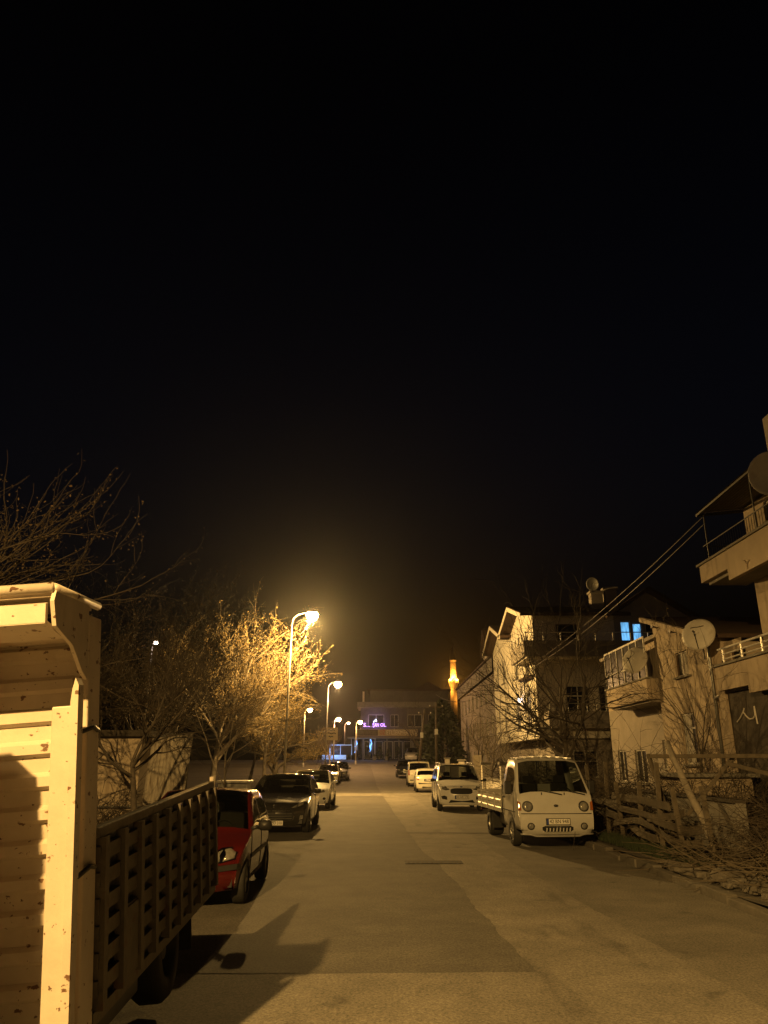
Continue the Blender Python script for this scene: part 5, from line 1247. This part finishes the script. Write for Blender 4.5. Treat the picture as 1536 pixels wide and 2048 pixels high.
evergreen('dark evergreen behind the upright utility pole', (6.6, 84, gz(84)), 5.6, 2.2, 4, n=2000, ls=.45)
for k, (x, h) in enumerate(((-5.2, 1.9), (-3.6, 2.2), (-2.3, 1.7), (-.6, 1.9), (.7, 1.6), (2.0, 1.9), (3.2, 1.7))):
    pt = ['leftmost', 'second', 'third', 'fourth', 'fifth', 'sixth', 'rightmost'][k]
    evergreen(pt + ' clipped cypress from the left in front of the restaurant porch', (x, 112.6, gz(112)), h, .38, 20 + k, 'clipped cypresses along the restaurant', 'cypress', 260, .22)
for k, (x, z_) in enumerate(((.35, 0), (-1.4, 0), (4.0, 0))):
    t = thing('flower_pot', ['pale planter between the fourth and fifth cypress', 'pale planter between the third and fourth cypress', 'pale planter right of all the cypresses'][k], 'planter', (x, 112.0, gz(112)), group='planters along the restaurant')
    MB().lathe([(.22, 0), (.32, .5), (.36, .55), (.30, .55), (.25, .48)], (0, 0, 0), 'Z', 10).build('pot', 'concrete', t); MB().lathe([(.28, .5), (.2, .75), (.02, .85)], (0, 0, 0), 'Z', 8).build('plant', 'evergreen', t)

# thorny scrub along the garden fence
def scrub(label, base, n, h, r, seed, flat=.0, m='twig_dark', thick=.010):
    rng = random.Random(seed); n = int(n * 1.6); t = thing('thorn_bush', label, 'bush', base, group='thorn bushes along the garden fence'); mb = MB()
    for _ in range(n):
        a = rng.uniform(0, 6.283); q = Vector((rng.gauss(0, r * .35), rng.gauss(0, r * .35), 0)); d = Vector((math.cos(a) * rng.uniform(.3, 1), math.sin(a) * rng.uniform(.3, 1), rng.uniform(.5, 1.3))).normalized(); L = h * rng.uniform(.8, 1.7); pts = [q.copy()]
        for k in range(7):
            d = (d + Vector((rng.gauss(0, .14), rng.gauss(0, .14), -.17 - flat + rng.gauss(0, .08)))).normalized(); q = q + d * L / 7
            if q.z < .02: q.z = .02
            pts.append(q.copy())
        mb.tube(pts, [thick * (1.1 - .13 * k) for k in range(8)], 3, cap=False)
        for k in range(2, 7):
            if rng.random() < .75:
                e = pts[k] + rnd_dir(rng, d, rng.uniform(.4, 1.2)) * L * rng.uniform(.12, .3); mb.tube([pts[k], pts[k].lerp(e, .5) + Vector((0, 0, .03)), e], [thick*.55, thick*.45, thick*.3], 3, cap=False)
    mb.build('stems', m, t)
scrub('thorn bush with long arching stems behind the flatbed truck cab', (5.7, 23.2, .12), 110, 2.0, 1.5, 1)
scrub('thorn bush tangled over the first fence posts', (6.4, 21.0, .12), 130, 2.1, 1.6, 2)
scrub('thorn bush in front of the low windows of the narrow house', (8.3, 21.8, .12), 120, 2.3, 1.5, 3, m='twig')
scrub('thorn bush behind the leaning log', (7.9, 18.6, .12), 110, 1.9, 1.4, 4)
scrub('thorn bush sprawling over the brushwood at the right edge', (7.2, 13.6, .12), 120, 1.5, 1.2, 5, .05)
scrub('thorn bush at the foot of the gabled house', (6.8, 33.5, .12), 120, 2.2, 1.8, 6)
scrub('thorn bush by the gate pillars', (6.3, 38.5, .12), 100, 2.0, 1.6, 7)
scrub('low scrub on the left verge behind the white hatchback', (-6.2, 45, .1), 110, 1.1, 1.8, 8, m='twig')
scrub('low scrub on the left verge behind the pale estate car', (-6.4, 55, .1), 110, 1.1, 1.8, 9, m='twig')
scrub('thin bush in front of the pale shed wall', (-6.6, 18.6, .1), 80, 1.3, .8, 10)

# ---- broken wooden fence, leaning logs, brushwood
def fence_at(Y): return 5.75 + .045 * (18 - Y)
wf = thing('wooden_fence', 'broken wooden garden fence with sagging planks and crooked posts', 'fence', (5.8, 18, .12))
rng = random.Random(4)
for k, y in enumerate((14.6, 15.9, 17.0, 18.1, 19.3, 20.4, 21.6, 22.8)):
    h = rng.uniform(1.15, 1.75); lx, ly = rng.uniform(-.15, .15), rng.uniform(-.2, .2); x = fence_at(y) - 5.8
    mb = MB(); mb.bar((x, y - 18, -.2), (x + lx, y - 18 + ly, h), .09, .07, (0, 1, 0)); mb.build('post', 'wood_old', wf, bevel=.008)
for (y0, z0, y1, z1, sag) in ((14.7, .55, 17.3, .62, -.12), (15.0, .28, 18.0, .50, -.15), (17.0, .62, 20.3, .78, -.05), (17.1, .40, 19.6, .30, .1), (16.4, .85, 19.9, .92, .02), (19.2, .75, 22.6, .9, -.05), (19.4, .45, 22.2, .5, .05), (17.2, .18, 18.8, .34, -.06), (15.6, .78, 17.6, .56, -.04)):
    mb = MB(); n = 8; rows = []
    wv = rng.uniform(.10, .16); th = .022; ox = rng.uniform(-.10, -.03)
    for i in range(n + 1):
        s = i / n; y = y0 + (y1 - y0) * s; z = z0 + (z1 - z0) * s + sag * 4 * s * (1 - s) + .012 * math.sin(9 * s + y0); x = fence_at(y) - 5.8 + ox + .03 * math.sin(7 * s + z0 * 9)
        tw = .25 * math.sin(4 * s + y0)
        rows.append([(x - tw * wv / 2, y - 18, z - wv / 2), (x + th - tw * wv / 2, y - 18, z - wv / 2), (x + th + tw * wv / 2, y - 18, z + wv / 2), (x + tw * wv / 2, y - 18, z + wv / 2)])
    vs2 = [v for r in rows for v in r]; fs = []
    for i in range(n):
        for q in range(4): fs.append((4*i+q, 4*i+(q+1) % 4, 4*i+4+(q+1) % 4, 4*i+4+q))
    fs += [(3, 2, 1, 0), (4*n, 4*n+1, 4*n+2, 4*n+3)]
    mb.add(vs2, fs); fix_normals(mb.build('plank', 'wood_old', wf))
def log(label, a, b, r, name='leaning_log', m='bark_pale', sq=False):
    a, b = Vector(a), Vector(b); t = thing(name, label, 'log', a); mb = MB()
    if sq: mb.bar((0, 0, 0), b - a, r * 2, r * 1.4)
    else:
        n = 7; rg = random.Random(int(a.y * 10)); pts = [(b - a) * k / n + (Vector((rg.gauss(0, .02), rg.gauss(0, .02), rg.gauss(0, .02))) if 0 < k < n else Vector()) for k in range(n + 1)]
        mb.tube(pts, [r * (1.15 - .35 * k / n) for k in range(n + 1)], 9)
    mb.build('stem' if not sq else 'timber', m, t, smooth=not sq, bevel=.01 if sq else 0)
log('pale bark log leaning against the broken fence', (6.3, 15.4, .1), (6.25, 17.3, 2.25), .075)
log('squared timber leaning across the pale log', (6.5, 17.3, .75), (7.55, 16.9, 2.0), .055, 'leaning_timber', 'wood_old', True)
log('squared timber lying level on top of the posts', (5.9, 17.5, 1.95), (9.6, 15.8, 1.95), .06, 'timber_rail', 'wood_old', True)
log('dark beam sloping down behind the level timber', (7.3, 16.8, 1.80), (9.6, 14.6, 1.0), .06, 'timber_beam', 'wood_old', True)
log('short timber propped at the right edge', (9.0, 15.6, 1.9), (9.4, 14.0, 1.2), .07, 'timber_prop', 'wood_old', True)
log('thin post leaning left of the pale log', (6.2, 17.2, .1), (5.9, 17.6, 2.0), .045, 'leaning_post', 'wood_old', True)
hs = thing('garden_shed', 'low stained plaster outhouse wall showing through the thorn bushes', 'shed', (8.9, 20.6, .1))
MB().box(-1.2, .6, -.05, 1.6, 0, 1.35).build('wall', 'plaster_tan', hs); MB().box(-1.35, .75, -.2, 1.75, 1.352, 1.44).build('roof', 'concrete', hs)
yw = thing('yard_wall', 'rough low wall behind the broken fence', 'wall', (7.1, 19, .1))
MB().box(-.1, .1, -3.0, 5.0, 0, .95).build('wall', 'concrete', yw); MB().box(-.14, .14, -3.0, 5.0, .952, 1.0).build('coping', 'dark_wall', yw)
bw = MB(); rng = random.Random(9)                    # heap of cut branches nobody could count
for k in range(420):
    y = rng.uniform(9.0, 15.0); x = 5.0 + (15 - y) * .10 + abs(rng.gauss(0, .8)); hgt = .10 + .35 * max(0, 1 - abs(x - 6.2) / 1.6)
    p = Vector((x, y, .12 + rng.random() * hgt)); d = Vector((rng.gauss(-.2, 1), rng.gauss(0, .8), rng.gauss(.05, .25))).normalized(); L = rng.uniform(.35, 1.3); pts = [p]
    for j in range(4):
        d = (d + Vector((rng.gauss(0, .2), rng.gauss(0, .2), rng.gauss(0, .12)))).normalized(); q = pts[-1] + d * L / 4; q.z = max(q.z, .06 if q.x < 4.7 else .14); pts.append(q)
    r = rng.uniform(.004, .013); bw.tube(pts, [r, r, r*.8, r*.6, r*.4], 3, cap=False)
tag(bw.build('brushwood', 'twig'), 'heap of cut dry branches spilling over the right kerb', 'branches', kind='stuff')
rb = MB(); rng = random.Random(12)
for k in range(150):
    y = rng.uniform(9.2, 14.5); x = 4.75 + (15 - y) * .06 + abs(rng.gauss(0, .55)); s = rng.uniform(.02, .09); c = Vector((x, y, .13 + s * .3))
    vs2 = [c + Vector((sx * s * rng.uniform(.6, 1.2), sy * s * rng.uniform(.6, 1.2), sz * s * rng.uniform(.4, .8))) for sx, sy, sz in ((-1,-1,-1),(1,-1,-1),(1,1,-1),(-1,1,-1),(-1,-1,1),(1,-1,1),(1,1,1),(-1,1,1))]
    rb.add(vs2, [(3,2,1,0),(4,5,6,7),(0,1,5,4),(1,2,6,5),(2,3,7,6),(3,0,4,7)])
tag(rb.build('rubble_bits', 'rubble'), 'scattered stones and rubble along the right kerb', 'rubble', kind='stuff')
rng = random.Random(15)
for k, (x, y, s, lab) in enumerate(((5.35, 12.7, .30, 'flat pale stone slab beside the brushwood'), (5.9, 11.2, .22, 'pale boulder at the right edge below the slab'), (5.0, 13.6, .20, 'broken kerb lump where the rubble begins'), (5.6, 9.9, .2, 'rounded stone nearest to us by the right kerb'))):
    mb = MB(); n = 10; vs2 = []; fs = []
    for i in range(6):
        ph = math.pi * i / 5
        for j in range(n):
            th = 2*math.pi*j/n; v = Vector((math.sin(ph)*math.cos(th)*1.3, math.sin(ph)*math.sin(th), math.cos(ph)*.45)); v *= s * (1 + .35*mnoise.noise(v*2 + Vector((k*7, 0, 0)))); vs2.append(v)
    for i in range(5):
        for j in range(n): fs.append((i*n+j, i*n+(j+1) % n, (i+1)*n+(j+1) % n, (i+1)*n+j))
    mb.add(vs2, fs); o = mb.build('stone', 'rubble'); o.location = (x, y, .16); o.rotation_euler = (0, 0, k); tag(o, lab, 'stone')
gs = MB(); rng = random.Random(17)
for k in range(5000):
    y = rng.uniform(13.6, 20); x = rng.uniform(4.95, 5.7) + .03*(18-y); h = rng.uniform(.04, .14); a = rng.uniform(0, 6.28); p = Vector((x, y, .13)); s = Vector((math.cos(a), math.sin(a), 0)) * .006; l = Vector((rng.gauss(0, .03), rng.gauss(0, .03), h)); gs.add([p - s, p + s, p + l], [(0, 1, 2)])
tag(gs.build('grass', 'grass'), 'low green grass strip at the foot of the broken fence', 'grass', kind='stuff')
# drain grate in the road, litter leaf
dg = thing('drain_grate', 'long rusty drain grate set into the road', 'drain', (.95, 15.75, .012))
MB().box(-.55, .55, -.22, .22, -.01, .002).build('frame', 'rubber', dg)
for k in range(12): MB().box(-.50 + .088*k, -.46 + .088*k, -.18, .18, .002, .008).build('bar', 'dark_wall', dg)

# ---------------------------------------------------------------- night haze round the street, also put in to imitate lens glare at lamps
hz = MB().box(-60, 60, -25, 320, -1.2, 60).build('haze', None)
hm = bpy.data.materials.new('haze'); hm.use_nodes = True; n_ = hm.node_tree; n_.nodes.remove(n_.nodes['Principled BSDF'])
pv = n_.nodes.new('ShaderNodeVolumePrincipled'); pv.inputs['Color'].default_value = (.9, .9, .92, 1); pv.inputs['Density'].default_value = .00026; pv.inputs['Anisotropy'].default_value = .88
n_.links.new(pv.outputs['Volume'], n_.nodes['Material Output'].inputs['Volume']); hz.data.materials.append(hm); tag(hz, kind='stuff')
